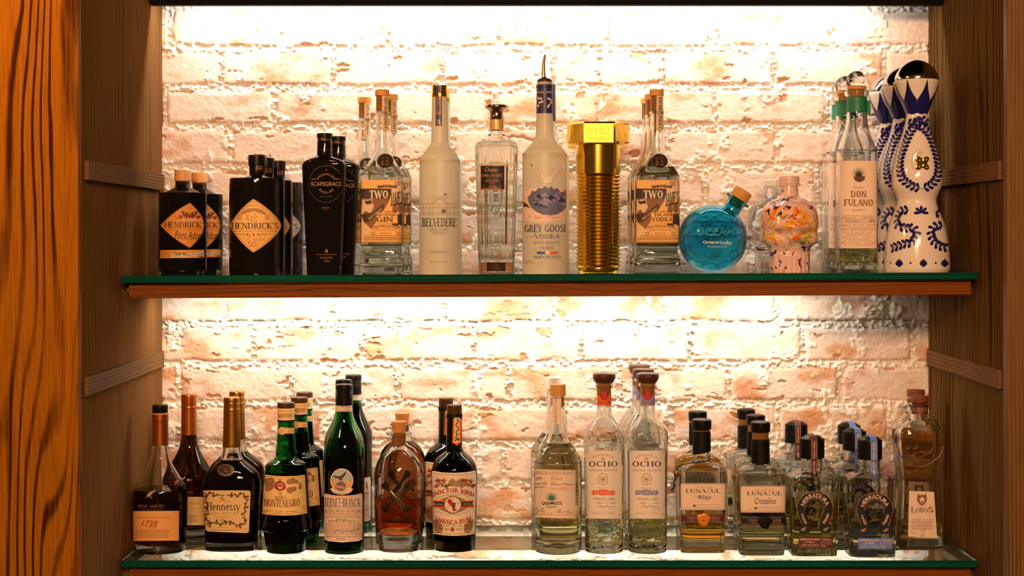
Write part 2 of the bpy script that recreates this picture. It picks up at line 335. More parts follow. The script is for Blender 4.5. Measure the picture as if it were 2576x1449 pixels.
# ------------------------------------------------------------------ bottles
class Bottle:
    """Measures in a zoomed crop of the photograph (origin ox, oy, scale k) are turned into metres on the bottle's own surface."""
    def __init__(s, name, px, yb, crop, prof, ratio=1.0, e=2, shelf='L', zc=None, n=96, sub=5):
        s.ox, s.oy, s.k = crop; s.e = e; s.ratio = ratio; s.n = n; s.sub = sub
        s.sz = SHELF_U if shelf == 'U' else SHELF_L; s.slope = SLOPE_U if shelf == 'U' else SLOPE_L
        H = EYE - s.sz
        rb = prof[0][1] * s.k * 2.89 / FPX * ratio
        s.zc = zc if zc else H * FPX / (yb - VY) + rb
        s.xc = (px - VX) * s.zc / FPX; s.px = px
        s.base = s.sz + s.slope * s.xc
        s.root = bpy.data.objects.new(name, None); s.root.empty_display_size = 0.02; COL.objects.link(s.root)
        s.root.location = (s.xc, s.zc, s.base)
        s.P = s.conv(prof); s.Pz = [p[0] for p in s.P]; s.Pr = [p[1] for p in s.P]
    def zof(s, v): return EYE - (s.oy + v * s.k - VY) * s.zc / FPX - s.base
    def rof(s, w): return w * s.k * s.zc / FPX
    def conv(s, prof):
        return dense([((0.0 if p[0] is None else s.zof(p[0])), s.rof(p[1])) + tuple(p[2:]) for p in prof], s.sub)
    def ring(s, z, rx, ry, e, n=None, cx=0.0, cyy=0.0): return [(cx + u * rx, cyy + w * ry, z) for u, w in unit(e, n or s.n)]
    def eat(s, z):           # local cross-section exponent: bottles with a squared body have a round neck
        if callable(s.e): return s.e(z)
        return s.e
    def rat(s, z): return s.ratio(z) if callable(s.ratio) else s.ratio
    def solid(s, part, prof, mat, e=None, ratio=None, n=None, smooth=40, parent=None):
        mb = MB(); P = s.conv(prof) if prof is not None else s.P
        mb.loft([s.ring(z, r, r * (ratio if ratio is not None else s.rat(z)), e if e is not None else s.eat(z), n) for z, r in P], mat)
        return mb.build(part, parent or s.root, smooth)
    def glass(s, part, mat, t=0.003, bottom=0.012, top_t=None):
        mb = MB(); P = s.P; rings = [s.ring(z, r, r * s.rat(z), s.eat(z)) for z, r in P]
        inner = [(z, r) for z, r in P if z > bottom]
        zt = P[-1][0]
        for z, r in reversed(inner):
            q = max(r - t, 0.002); qy = max(r * s.rat(z) - t, 0.002); rings.append(s.ring(min(z, zt), q, qy, s.eat(z)))
        z, r = inner[0]; rings.append(s.ring(bottom, max(r - t * 2.2, 0.002), max(r * s.rat(z) - t * 2.2, 0.002), s.eat(z)))
        mb.loft(rings, mat); return mb.build(part, s.root, 35)
    def liquid(s, mat, level, t=0.0027, bottom=0.0117, part='liquid'):
        lv = s.zof(level); P = [(z, r) for z, r in s.P if bottom < z < lv]
        P = [(bottom, max(P[0][1] - 0.0035, 0.002))] + P + [(lv, float(np.interp(lv, s.Pz, s.Pr)))]
        mb = MB(); mb.loft([s.ring(z, max(r - t, .0015), max(r * s.rat(z) - t, .0015), s.eat(z)) for z, r in P], mat)
        return mb.build(part, s.root, 35)
    def pt(s, u, v, lay):
        px, py = s.ox + u * s.k, s.oy + v * s.k
        yo = 0.03
        for _ in range(14):
            d = s.zc - yo; X = (px - VX) * d / FPX - s.xc; Z = EYE - (py - VY) * d / FPX - s.base
            rx = float(np.interp(Z, s.Pz, s.Pr)); ry = rx * s.rat(Z); e = s.eat(Z)
            yo = 0.4 * yo + 0.6 * ysurf(X, rx, ry, e)
        t = abs(X) / rx; T0 = .86 if not isinstance(e, tuple) else .97
        if t > T0: t = T0 + (.985 - T0) * (1 - math.exp(-(t - T0) / (.985 - T0)))
        X = math.copysign(t * rx, X); yo = ysurf(X, rx, ry, e)
        if isinstance(e, tuple): nx, ny = 0.0, 1.0
        else: nx = math.copysign((abs(X) / rx) ** (e - 1), X) / rx; ny = max((yo / max(ry, 1e-6)), 1e-4) ** (e - 1) / ry
        L = math.hypot(nx, ny) or 1; o = 0.0006 + 0.0003 * lay
        return (X + nx / L * o, -yo - ny / L * o, Z)

class Lab:
    """One printed label: a patch on the bottle's surface with its printing, one mesh."""
    def __init__(s, B): s.B = B; s.mb = MB(); s.n = 0
    def rect(s, u0, v0, u1, v1, mat, lay=0, nx=14, nz=3, skew=0.0, rc=0.0):
        if rc: return s.poly(rrect(u0, v0, u1, v1, rc), mat, lay)
        vs, fs = [], []; nx = max(nx, int(abs(u1 - u0) / 16)); nz = max(nz, int(abs(v1 - v0) / 60))
        for j in range(nz + 1):
            for i in range(nx + 1):
                u = u0 + (u1 - u0) * i / nx; v = v0 + (v1 - v0) * j / nz + skew * (i / nx)
                vs.append(s.B.pt(u, v, lay))
        for j in range(nz):
            for i in range(nx): a = j * (nx + 1) + i; fs.append((a, a + nx + 1, a + nx + 2, a + 1))
        s.mb.add(vs, fs, M[mat]); return s
    def poly(s, pts, mat, lay=0, rings=4, c=None, dens=1):
        P = []
        for i in range(len(pts)):
            a, b = pts[i], pts[(i + 1) % len(pts)]
            m = max(dens if len(pts) < 14 else 1, int(math.hypot(b[0] - a[0], b[1] - a[1]) / 28) or 1)
            for k in range(m): P.append((a[0] + (b[0] - a[0]) * k / m, a[1] + (b[1] - a[1]) * k / m))
        cu = c[0] if c else sum(p[0] for p in P) / len(P); cv = c[1] if c else sum(p[1] for p in P) / len(P)
        rings = max(rings, int(max(abs(p[0] - cu) for p in P) / 18), int(max(abs(p[1] - cv) for p in P) / 14) if len(pts) < 14 else 0); vs = [s.B.pt(cu, cv, lay)]; fs = []; n = len(P)
        for r in range(1, rings + 1):
            for p in P: vs.append(s.B.pt(cu + (p[0] - cu) * r / rings, cv + (p[1] - cv) * r / rings, lay))
        for i in range(n): fs.append((0, 1 + (i + 1) % n, 1 + i))
        for r in range(rings - 1):
            for i in range(n): k = (i + 1) % n; a = 1 + r * n; fs.append((a + i, a + k, a + n + k, a + n + i))
        s.mb.add(vs, fs, M[mat]); return s
    def disc(s, cu, cv, ru, rv, mat, lay=0, n=28, rings=3): return s.poly([(cu + ru * math.cos(2 * math.pi * i / n), cv + rv * math.sin(2 * math.pi * i / n)) for i in range(n)], mat, lay, rings, (cu, cv))
    def line(s, pts, w, mat, lay=1, closed=False):
        P = list(pts) + ([pts[0]] if closed else []); vs, fs = [], []
        Q = []
        for i in range(len(P) - 1):
            a, b = P[i], P[i + 1]; L = math.hypot(b[0] - a[0], b[1] - a[1]); m = max(1, int(L / 25))
            for k in range(m): Q.append((a[0] + (b[0] - a[0]) * k / m, a[1] + (b[1] - a[1]) * k / m))
        Q.append(P[-1])
        for i, p in enumerate(Q):
            a, b = Q[max(i - 1, 0)], Q[min(i + 1, len(Q) - 1)]; L = math.hypot(b[0] - a[0], b[1] - a[1]) or 1
            ww = w[min(i, len(w) - 1)] if isinstance(w, list) else w
            nx, ny = -(b[1] - a[1]) / L * ww / 2, (b[0] - a[0]) / L * ww / 2
            vs += [s.B.pt(p[0] + nx, p[1] + ny, lay), s.B.pt(p[0] - nx, p[1] - ny, lay)]
        for i in range(len(Q) - 1): fs.append((2 * i, 2 * i + 1, 2 * i + 3, 2 * i + 2))
        s.mb.add(vs, fs, M[mat]); return s
    def ring(s, cu, cv, ru, rv, w, mat, lay=1, a0=0, a1=360, n=40):
        return s.line([(cu + ru * math.cos(R(a0 + (a1 - a0) * i / n)), cv - rv * math.sin(R(a0 + (a1 - a0) * i / n))) for i in range(n + 1)], w, mat, lay)
    def text(s, txt, u0, v0, u1, v1, mat='ink', font='sans', lay=2, rot=0, bend=0.0, slope=0.0):
        """Lettering fitted into the box; rot=90 reads upwards; bend = rise of the middle, slope = fall from left to right."""
        v, f = glyphs(txt, font)
        if not v: return s
        xs = [p[0] for p in v]; ys = [p[1] for p in v]; x0, x1, y0, y1 = min(xs), max(xs), min(ys), max(ys)
        out = []
        for x, y in v:
            a = (x - x0) / (x1 - x0 or 1); b = (y - y0) / (y1 - y0 or 1)
            if rot == 90: uu, vv = u0 + (u1 - u0) * (1 - b), v1 + (v0 - v1) * a
            elif rot == -90: uu, vv = u0 + (u1 - u0) * b, v0 + (v1 - v0) * a
            else: uu, vv = u0 + (u1 - u0) * a, v1 + (v0 - v1) * b - bend * (1 - (2 * a - 1) ** 2) + slope * a
            out.append(s.B.pt(uu, vv, lay))
        s.mb.add(out, f, M[mat]); return s
    def arc(s, txt, cu, cv, r, a0, a1, h, mat='ink', font='sans', lay=2, rv=None, inner=False):
        """Lettering along a circle from angle a0 to a1 (degrees, 90 = top); inner=True stands the letters inwards (bottom arcs)."""
        v, f = glyphs(txt, font); xs = [p[0] for p in v]; ys = [p[1] for p in v]; x0, x1, y0, y1 = min(xs), max(xs), min(ys), max(ys); out = []
        k = (rv or r) / r
        for x, y in v:
            a = R(a0 + (a1 - a0) * (x - x0) / (x1 - x0)); b = (y - y0) / (y1 - y0) * h; rr = r - b if inner else r + b
            out.append(s.B.pt(cu + rr * math.cos(a), cv - rr * k * math.sin(a), lay))
        s.mb.add(out, f, M[mat]); return s
    def lines(s, u0, v0, u1, v1, n, mat='tanink', w=2.0, lay=1, seed=1):
        """Rows of small print too fine to read, as broken strokes."""
        rnd = random.Random(seed)
        for i in range(n):
            v = v0 + (v1 - v0) * (i / max(n - 1, 1)); u = u0 + rnd.random() * (u1 - u0) * .06; end = u1 - rnd.random() * (u1 - u0) * .08
            while u < end:
                L = (u1 - u0) * (0.05 + .08 * rnd.random()); s.line([(u, v), (min(u + L, end), v)], w, mat, lay); u += L + (u1 - u0) * .02
        return s
    def build(s, part='label', parent=None): return s.mb.build(part, parent or s.B.root, 0)
def rrect(u0, v0, u1, v1, r, n=4):
    out = []
    for cu, cv, a in ((u1 - r, v1 - r, 0), (u0 + r, v1 - r, 90), (u0 + r, v0 + r, 180), (u1 - r, v0 + r, 270)):
        for i in range(n + 1): t = R(a + 90 * i / n); out.append((cu + r * math.cos(t), cv + r * math.sin(t)))
    # a few points along the straight sides so that the patch follows the curve
    P = []
    for i in range(len(out)):
        a, b = out[i], out[(i + 1) % len(out)]; L = math.hypot(b[0] - a[0], b[1] - a[1]); m = max(1, int(L / (.12 * (u1 - u0))))
        for k in range(m): P.append((a[0] + (b[0] - a[0]) * k / m, a[1] + (b[1] - a[1]) * k / m))
    return P
def copy_tree(o, parent=None):
    c = o.copy(); COL.objects.link(c); c.parent = parent
    for ch in list(o.children): copy_tree(ch, c)
    return c
def refill(c, B, mat, level, **kw):
    """Give a copied bottle its own amount of liquid."""
    for ch in list(c.children):
        if ch.name.startswith('liquid'): bpy.data.objects.remove(ch)
    q = B.liquid(mat, level, **kw); q.parent = c
def again(B, px, zc, label, group=None):
    """Another bottle of the same kind with all its parts, standing further back."""
    c = copy_tree(B.root); x = (px - VX) * zc / FPX
    c.location = (x, zc, B.sz + B.slope * x); c['label'] = label
    if group: c['group'] = group
    return c

# ------------------------------------------------------------------ the brick wall behind the shelves
def hash2(ix, iy, s):
    h = (ix.astype(np.int64) * 374761393 + iy.astype(np.int64) * 668265263 + s * 974634777) & 0xffffffff
    h = ((h ^ (h >> 13)) * 1274126177) & 0xffffffff
    return ((h ^ (h >> 16)) & 0xffff) / 65535.0
def vnoise(x, y, s=0):
    ix, iy = np.floor(x), np.floor(y); fx, fy = x - ix, y - iy; fx = fx * fx * (3 - 2 * fx); fy = fy * fy * (3 - 2 * fy)
    a, b, c, d = hash2(ix, iy, s), hash2(ix + 1, iy, s), hash2(ix, iy + 1, s), hash2(ix + 1, iy + 1, s)
    return (a * (1 - fx) + b * fx) * (1 - fy) + (c * (1 - fx) + d * fx) * fy
def fbm(x, y, o=4, s=0):
    t, a, n = 0, 1.0, 0
    for i in range(o): t = t + a * vnoise(x * 2 ** i, y * 2 ** i, s + 17 * i); n += a; a *= .5
    return t / n
def sstep(a, b, x): t = np.clip((x - a) / (b - a), 0, 1); return t * t * (3 - 2 * t)
BEDS = [-78, 22, 122, 221, 319, 420, 522, 620, 718, 815, 916, 1016, 1117, 1217, 1318, 1418, 1518, 1618]
HEADS = [[290, 560, 840, 1120, 1390, 1660, 1950, 2230, 2500], [428, 706, 978, 1257, 1530, 1807, 2092, 2370], [280, 555, 839, 1113, 1392, 1666, 1945, 2226, 2500],
         [413, 691, 968, 1246, 1515, 1800, 2081, 2360], [300, 579, 861, 1137, 1408, 1680, 1956, 2230, 2510], [420, 700, 980, 1258, 1515, 1776, 2058, 2330],
         [290, 570, 850, 1130, 1410, 1690, 1962, 2230, 2500], [425, 700, 980, 1260, 1536, 1812, 2090, 2366], [290, 564, 836, 1117, 1395, 1675, 1955, 2233, 2500],
         [360, 637, 911, 1191, 1463, 1737, 2021, 2300, 2580], [446, 734, 1001, 1281, 1556, 1834, 2116, 2395], [300, 590, 866, 1145, 1418, 1688, 1958, 2239, 2510],
         [470, 746, 1022, 1266, 1542, 1816, 2098, 2375], [330, 610, 890, 1170, 1450, 1730, 2012, 2292, 2570], [470, 750, 1030, 1310, 1590, 1870, 2150, 2420],
         [330, 610, 890, 1170, 1450, 1730, 2012, 2292, 2570], [470, 750, 1030, 1310, 1590, 1870, 2150, 2420]]
def brick_wall():
    sx, sy = 2.4, 2.4
    us = np.arange(372, 2382, sx); vs = np.arange(-60, 1600, sy); U, V = np.meshgrid(us, vs)
    wu = U + 4 * (fbm(U / 34, V / 34, 4, 3) - .5) * 2; wv = V + 4 * (fbm(U / 70, V / 26, 4, 5) - .5) * 2 + 3.5 * (fbm(U / 9, V / 9, 2, 6) - .5)
    row = np.clip(np.searchsorted(np.array(BEDS), wv) - 1, 0, len(BEDS) - 2)
    beds = np.array(BEDS); top = beds[row]; bot = beds[row + 1]
    dv = np.zeros_like(U) + 1e3; bid = np.zeros_like(U)
    for r in range(len(BEDS) - 1):
        m = row == r; h = np.array(HEADS[r]); x = wu[m]; i = np.clip(np.searchsorted(h, x), 1, len(h) - 1)
        dv[m] = np.minimum(np.abs(x - h[i - 1]), np.abs(h[i] - x)); bid[m] = i + r * 31
    dtop, dbot = wv - top, bot - wv
    big = fbm(U / 130, V / 130, 3, 11)
    hw = 7.5 + 8 * (fbm(U / 60, V / 40, 3, 12) - .35).clip(0, 1)
    hv = 6.5 + 8 * (fbm(U / 50, V / 30, 3, 13) - .4).clip(0, 1)
    db = np.minimum(dtop, dbot)
    b = sstep(hw - 2.5, hw + 2.5, db) * sstep(hv - 2.2, hv + 2.2, dv)
    rb = lambda k: hash2(bid, bid * 0 + k, 5)
    fine = fbm(U / 5.5, V / 5.5, 3, 21); mid = fbm(U / 22, V / 22, 4, 22); coarse = fbm(U / 75, V / 45, 3, 23)
    rough = fbm(U / 8.5, V / 6.5, 4, 24)
    near = 1 - sstep(2, 30, np.minimum(db - hw, dv - hv + 3))
    cf = fbm(U / 46 + .5 * fbm(U / 12, V / 12, 3, 33), V / 17 + .8 * fbm(U / 14, V / 14, 3, 34), 5, 31) + .14 * near * hash2(bid, bid * 0 + 4, 9) + .02 * (V > 800)
    chip = sstep(.775, .81, cf) * b
    smear = sstep(.655, .74, fbm(U / 48, V / 60, 4, 41) + .05 * (V > 850) * (U > 1900)) 
    hb = .0012 * (mid - .5) + .0012 * (fine - .5) + .0025 * (coarse - .5) + .003 * (rb(1) - .5) - .0045 * chip * (.3 + 1.4 * mid)
    edge = 1 - sstep(0, 9, np.minimum(db - hw, dv - hv)); hb = hb - .0018 * edge
    lump = (rough - .42).clip(-.2, 1)
    hm = -.0040 + .017 * lump * (.7 + .3 * (dtop < dbot)) + .006 * (fine - .5)
    hm = hm - .0065 * (dbot < dtop) * sstep(hw - 5, hw - 1, dbot) * sstep(.62, .45, rough)
    hm = np.where(dv < hv + 2, np.minimum(hm, .001 - .0075 * sstep(.5, .6, fbm(U / 30, V / 22, 2, 77)) * (dv > hv - 4)), hm)
    h = b * hb + (1 - b) * hm + smear * (.0012 + .0075 * (rough - .38).clip(0, 1) + .001 * (fine - .5))
    worn = fbm(U / 85, V / 55, 4, 51)
    paint = .90 - .62 * sstep(.54, .80, worn + .12 * (rb(2) - .5) + .05 * (V > 730)) - .10 * rb(3) + .35 * (fine - .5) - .06 * sstep(900, 1300, V)
    paint = paint * (1 - chip) + chip * (.05 + .45 * mid)
    paint = np.clip(np.maximum(paint, smear * .95), 0, 1)
    k = D_WALL / FPX
    X = (U - VX) * k; Z = EYE - (V - VY) * k; Y = D_WALL - h
    n, m = U.shape[1], U.shape[0]
    me = bpy.data.meshes.new('wall_back')
    co = np.stack([X, Y, Z], -1).reshape(-1, 3)
    me.vertices.add(len(co)); me.vertices.foreach_set('co', co.ravel())
    a = (np.arange(m - 1)[:, None] * n + np.arange(n - 1)[None, :]).ravel()
    q = np.stack([a, a + n, a + n + 1, a + 1], -1)
    me.loops.add(q.size); me.loops.foreach_set('vertex_index', q.ravel().astype(np.int32))
    me.polygons.add(len(q)); me.polygons.foreach_set('loop_start', (np.arange(len(q)) * 4).astype(np.int32))
    me.update(calc_edges=True); me.polygons.foreach_set('use_smooth', np.ones(len(q), bool))
    for nm, arr in (('paint', paint), ('brick', np.clip(b * (1 - smear), 0, 1)), ('warm', np.clip(rb(7), 0, 1))):
        at = me.attributes.new(nm, 'FLOAT', 'POINT'); at.data.foreach_set('value', arr.ravel().astype(np.float32))
    o = bpy.data.objects.new('wall_back', me); COL.objects.link(o); o['kind'] = 'structure'
    mt, nn, l, p = nmat('whitewashed_brick')
    at = lambda nm: [x for x in [nn.new('ShaderNodeAttribute')] if not setattr(x, 'attribute_name', nm)][0].outputs['Fac']
    mix = lambda fac, c0, c1: None
    def mixn(fac, a_, b_):
        q_ = nn.new('ShaderNodeMix'); q_.data_type = 'RGBA'
        for s_, val in ((0, fac), (6, a_), (7, b_)):
            if isinstance(val, tuple): q_.inputs[s_].default_value = (*val, 1)
            else: l.new(val, q_.inputs[s_])
        return q_.outputs[2]
    tc = nn.new('ShaderNodeTexCoord'); nz = nn.new('ShaderNodeTexNoise'); nz.inputs['Scale'].default_value = 140; nz.inputs['Detail'].default_value = 5
    l.new(tc.outputs['Object'], nz.inputs['Vector'])
    nz2 = nn.new('ShaderNodeTexNoise'); nz2.inputs['Scale'].default_value = 30; nz2.inputs['Detail'].default_value = 4; l.new(tc.outputs['Object'], nz2.inputs['Vector'])
    raw = mixn(nz2.outputs['Fac'], (0.42, 0.13, 0.035), (0.72, 0.36, 0.14))
    wash = mixn(at('warm'), (0.86, 0.77, 0.70), (0.86, 0.74, 0.63))
    br = mixn(at('paint'), raw, wash)
    mo = mixn(nz.outputs['Fac'], (0.76, 0.70, 0.61), (0.94, 0.91, 0.86))
    l.new(mixn(at('brick'), mo, br), p.inputs['Base Color']); p.inputs['Roughness'].default_value = 0.85; p.inputs['Specular IOR Level'].default_value = 0.25
    bp = nn.new('ShaderNodeBump'); bp.inputs['Strength'].default_value = 0.5; bp.inputs['Distance'].default_value = 0.0028
    nz3 = nn.new('ShaderNodeTexNoise'); nz3.inputs['Scale'].default_value = 240; nz3.inputs['Detail'].default_value = 7; nz3.inputs['Roughness'].default_value = .68; l.new(tc.outputs['Object'], nz3.inputs['Vector'])
    l.new(nz3.outputs['Fac'], bp.inputs['Height']); l.new(bp.outputs[0], p.inputs['Normal'])
    me.materials.append(mt)
brick_wall()

# ------------------------------------------------------------------ the wooden cabinet: side panels, battens, front posts, header
W_POST = wood('orange_oak', (0.31, 0.110, 0.004), (0.040, 0.009, 0.001), 0.6, 'Z', 48, 1.0, 0.05, 26.0)
W_POST2 = wood('brown_oak_post', (0.19, 0.092, 0.022), (0.065, 0.028, 0.006), 0.5, 'Z', 150, 0.8, 0.2, 5.0)
W_PAN = wood('grey_brown_oak', (0.21, 0.100, 0.035), (0.09, 0.038, 0.011), 0.7, 'Z', 42, 0.4, 0.0, 18.0)
W_PAN2 = wood('brown_oak_panel', (0.15, 0.078, 0.025), (0.035, 0.016, 0.004), 0.7, 'Z', 38, 0.8, 0.0, 20.0)
W_BAT = wood('grey_oak_batten', (0.19, 0.095, 0.034), (0.08, 0.036, 0.012), 0.6, 'Y', 150, 0.7, 0.05, 16.0)
W_RAIL = wood('red_brown_oak', (0.22, 0.062, 0.006), (0.06, 0.014, 0.002), 0.5, 'X', 120, 0.5, 0.1, 24.0, 1.6)
W_BOARD = wood('shelf_board_oak', (0.24, 0.14, 0.07), (0.14, 0.08, 0.04), 0.5, 'X', 120, 0.5)
W_HEAD = wood('shade_darkened_oak', (0.005, 0.0035, 0.0025), (0.003, 0.002, 0.0015), 0.6, 'X', 120, 0.5, 0.05)  # header's shade painted into the base colour: near-black stands for unlit oak
ZB, ZT = 0.60, 2.35
def xl(y): return -0.7004 - (y - 2.51) / 0.63 * 0.0094      # inner face of the left panel
def xr(y): return 0.8214 + (y - 2.61) / 0.53 * 0.0116       # inner face of the right panel
def slab(name, pts, z0, z1, mat, kind='structure', bevel=0.0, parent=None):
    mb = MB(); n = len(pts); mb.loft([[(x, y, z0) for x, y in pts], [(x, y, z1) for x, y in pts]], mat)
    o = mb.build(name, parent, 0, bevel); fixnormals(o)
    if kind: o['kind'] = kind
    return o
slab('wall_left', [(xl(2.508), 2.508), (xl(3.2), 3.2), (-0.80, 3.2), (-0.80, 2.508)], ZB, ZT, W_PAN)
slab('wall_right', [(xr(2.608), 2.608), (xr(3.2), 3.2), (0.92, 3.2), (0.92, 2.608)], ZB, ZT, W_PAN2)
slab('trim_1', [(-1.05, 2.485), (-0.6954, 2.485), (-0.6954, 2.507), (-1.05, 2.507)], ZB, ZT, W_POST, bevel=0.002)
slab('trim_2', [(0.8158, 2.585), (1.15, 2.585), (1.15, 2.607), (0.8158, 2.607)], ZB, ZT, W_POST2, bevel=0.002)
def batten(name, side, y0, y1, zc, h, t=0.0085):
    f = xl if side < 0 else xr
    return slab(name, [(f(y0), y0), (f(y0) - side * t, y0), (f(y1) - side * t, y1), (f(y1), y1)], EYE + zc - h / 2, EYE + zc + h / 2, W_BAT, bevel=0.0008)
batten('trim_3', -1, 2.535, 3.12, 0.107, 0.0315); batten('trim_4', -1, 2.535, 3.12, -0.245, 0.0315)
batten('trim_5', 1, 2.625, 3.12, 0.111, 0.0315); batten('trim_6', 1, 2.625, 3.12, -0.2415, 0.032)
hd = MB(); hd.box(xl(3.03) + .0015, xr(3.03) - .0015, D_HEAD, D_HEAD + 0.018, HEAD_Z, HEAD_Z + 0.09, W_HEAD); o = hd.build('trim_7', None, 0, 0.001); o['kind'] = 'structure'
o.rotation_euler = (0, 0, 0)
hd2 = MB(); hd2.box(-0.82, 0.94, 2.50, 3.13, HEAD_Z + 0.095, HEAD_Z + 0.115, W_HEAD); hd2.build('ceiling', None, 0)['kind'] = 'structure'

# ------------------------------------------------------------------ the two shelves: an oak frame, a glass plate, a lit strip
def glass_top():
    m, n, l, b = nmat('shelf_glass')
    out = n['Material Output']; n.remove(b)
    ge = n.new('ShaderNodeNewGeometry'); dt = n.new('ShaderNodeVectorMath'); dt.operation = 'DOT_PRODUCT'; l.new(ge.outputs['Normal'], dt.inputs[0]); l.new(ge.outputs['Incoming'], dt.inputs[1])
    ab = n.new('ShaderNodeMath'); ab.operation = 'ABSOLUTE'; l.new(dt.outputs['Value'], ab.inputs[0])
    om = n.new('ShaderNodeMath'); om.operation = 'SUBTRACT'; om.inputs[0].default_value = 1.0; l.new(ab.outputs[0], om.inputs[1])
    pw = n.new('ShaderNodeMath'); pw.operation = 'POWER'; pw.inputs[1].default_value = 5.0; l.new(om.outputs[0], pw.inputs[0])
    fr = n.new('ShaderNodeMath'); fr.operation = 'MULTIPLY_ADD'; fr.inputs[1].default_value = 0.96; fr.inputs[2].default_value = 0.04; l.new(pw.outputs[0], fr.inputs[0])
    tr = n.new('ShaderNodeBsdfTransparent'); tr.inputs[0].default_value = (0.93, 0.965, 0.93, 1)
    gl = n.new('ShaderNodeBsdfGlossy'); gl.inputs['Roughness'].default_value = 0.02; gl.inputs[0].default_value = (0.9, 0.95, 0.9, 1)
    mx = n.new('ShaderNodeMixShader'); l.new(fr.outputs[0], mx.inputs[0]); l.new(tr.outputs[0], mx.inputs[1]); l.new(gl.outputs[0], mx.inputs[2]); l.new(mx.outputs[0], out.inputs[0])
    return m
G_TOP = glass_top()
def edge_mat():
    m, n, l, b = nmat('green_glass_edge')
    tc = n.new('ShaderNodeTexCoord'); mp = n.new('ShaderNodeMapping'); mp.inputs['Scale'].default_value = (1.2, 1, 260)
    nz = n.new('ShaderNodeTexNoise'); nz.inputs['Scale'].default_value = 2.0; nz.inputs['Detail'].default_value = 3
    rp = n.new('ShaderNodeValToRGB'); e = rp.color_ramp.elements; e[0].position = .3; e[0].color = (0.0, 0.022, 0.014, 1); e[1].position = .72; e[1].color = (0.002, 0.11, 0.066, 1)
    l.new(tc.outputs['Object'], mp.inputs[0]); l.new(mp.outputs[0], nz.inputs['Vector']); l.new(nz.outputs['Fac'], rp.inputs[0]); l.new(rp.outputs[0], b.inputs['Base Color'])
    b.inputs['Roughness'].default_value = 0.12; return m
G_EDGE = edge_mat()
def shelf(which, z, slope, lbl_frame, lbl_glass, lbl_led, x_led):
    x0, x1 = -0.6995, 0.8218; y0, y1 = D_GLASS, 3.108; t = 0.0125
    fr = bpy.data.objects.new('shelf_frame', None); fr.empty_display_size = .05; COL.objects.link(fr)
    fr.location = (0, 0, z); fr.rotation_euler = (0, -slope, 0); tag(fr, lbl_frame, 'shelf', 'oak shelf frames of the bar cabinet')
    zt = -t - 0.0006
    m = MB(); m.box(-0.6905, 0.8165, D_RAIL, D_RAIL + .022, zt - .0275, zt, W_RAIL); m.build('front_rail', fr, 0, 0.0012)
    m = MB(); m.box(-0.6995, 0.8225, 2.955, 3.062, zt - .006, zt, W_BOARD); m.build('rear_board', fr, 0, 0.001)
    for sx in (0, 1):
        m = MB(); xa = -0.7000 if sx == 0 else 0.8085
        m.box(xa, xa + .014, D_RAIL + .024, 2.953, zt - .016, zt, W_BOARD); m.build('end_cleat', fr, 0, 0.001)
    for px in (362, 612, 1805, 2390):
        m = MB(); xx = (px - VX) * 2.80 / FPX; m.loft([[(xx + .006 * math.cos(a) * 1.0, D_RAIL + .0145 + .006 * math.sin(a), zz) for a in [2 * math.pi * k / 20 for k in range(20)]] for zz in (zt, zt + .0005)], M['blackcap'])
        m.build('rubber_pad', fr, 0)
    g = MB(); b_ = .0012
    fl = [(x0 + b_, y0), (x1 - b_, y0), (x1, y0 + b_), (x1, y1), (x0, y1), (x0, y0 + b_)]
    # polished plate: clear faces, green edge with a small arris
    rim = [[(x + sgn * 0, y, zz) for x, y in fl] for zz, sgn in ((-t + .0008, 0), (-.0008, 0))]
    ins = [(x0 + .0016, y0 + .0009), (x1 - .0016, y0 + .0009), (x1 - .0009, y0 + .0016), (x1 - .0009, y1 - .0009), (x0 + .0009, y1 - .0009), (x0 + .0009, y0 + .0016)]
    k = len(g.v)
    g.loft([[(x, y, -t) for x, y in ins], rim[0], rim[1], [(x, y, 0) for x, y in ins]], G_EDGE, caps=False)
    g.add([(x, y, 0) for x, y in ins], [tuple(range(6))], G_TOP); g.add([(x, y, -t) for x, y in ins], [tuple(range(5, -1, -1))], G_TOP)
    go = g.build('glass_shelf', None, 0); go.location = (0, 0, z); go.rotation_euler = (0, -slope, 0)
    tag(go, lbl_glass, 'glass shelf', 'glass shelves of the bar cabinet')
    le = bpy.data.objects.new('light_strip', None); le.empty_display_size = .02; COL.objects.link(le); le.location = (0, 0, z); le.rotation_euler = (0, -slope, 0)
    tag(le, lbl_led, 'light', 'lit strips behind the shelves')
    m = MB(); m.box(x_led[0], x_led[1], 3.0635, 3.067, zt - .016, zt - .001, M['wht']); m.build('channel', le, 0)
    m = MB()
    for i in range(int((x_led[1] - x_led[0]) / .0335)):
        xx = x_led[0] + .012 + i * .0335; m.box(xx - .005, xx + .005, 3.0675, 3.0692, zt - .0075, zt - .0015, EMIT)
    m.build('diodes', le, 0)['kind'] = 'stuff'
EMIT = pm('lit_diode', (1, 1, 1), 0.5, emit=((1.0, 0.95, 0.85), 14))
shelf('U', SHELF_U, SLOPE_U, 'red-brown oak shelf frame below the upper glass plate', 'clear glass plate with dark green edge carrying the upper row of bottles', 'white lit strip behind the upper glass plate, along the brick wall', (-.66, .70))
shelf('L', SHELF_L, SLOPE_L, 'red-brown oak shelf frame along the bottom of the picture', 'clear glass plate with bright green edge carrying the lower row of bottles', 'white lit strip behind the lower glass plate, glowing at the foot of the bricks', (-.66, .78))

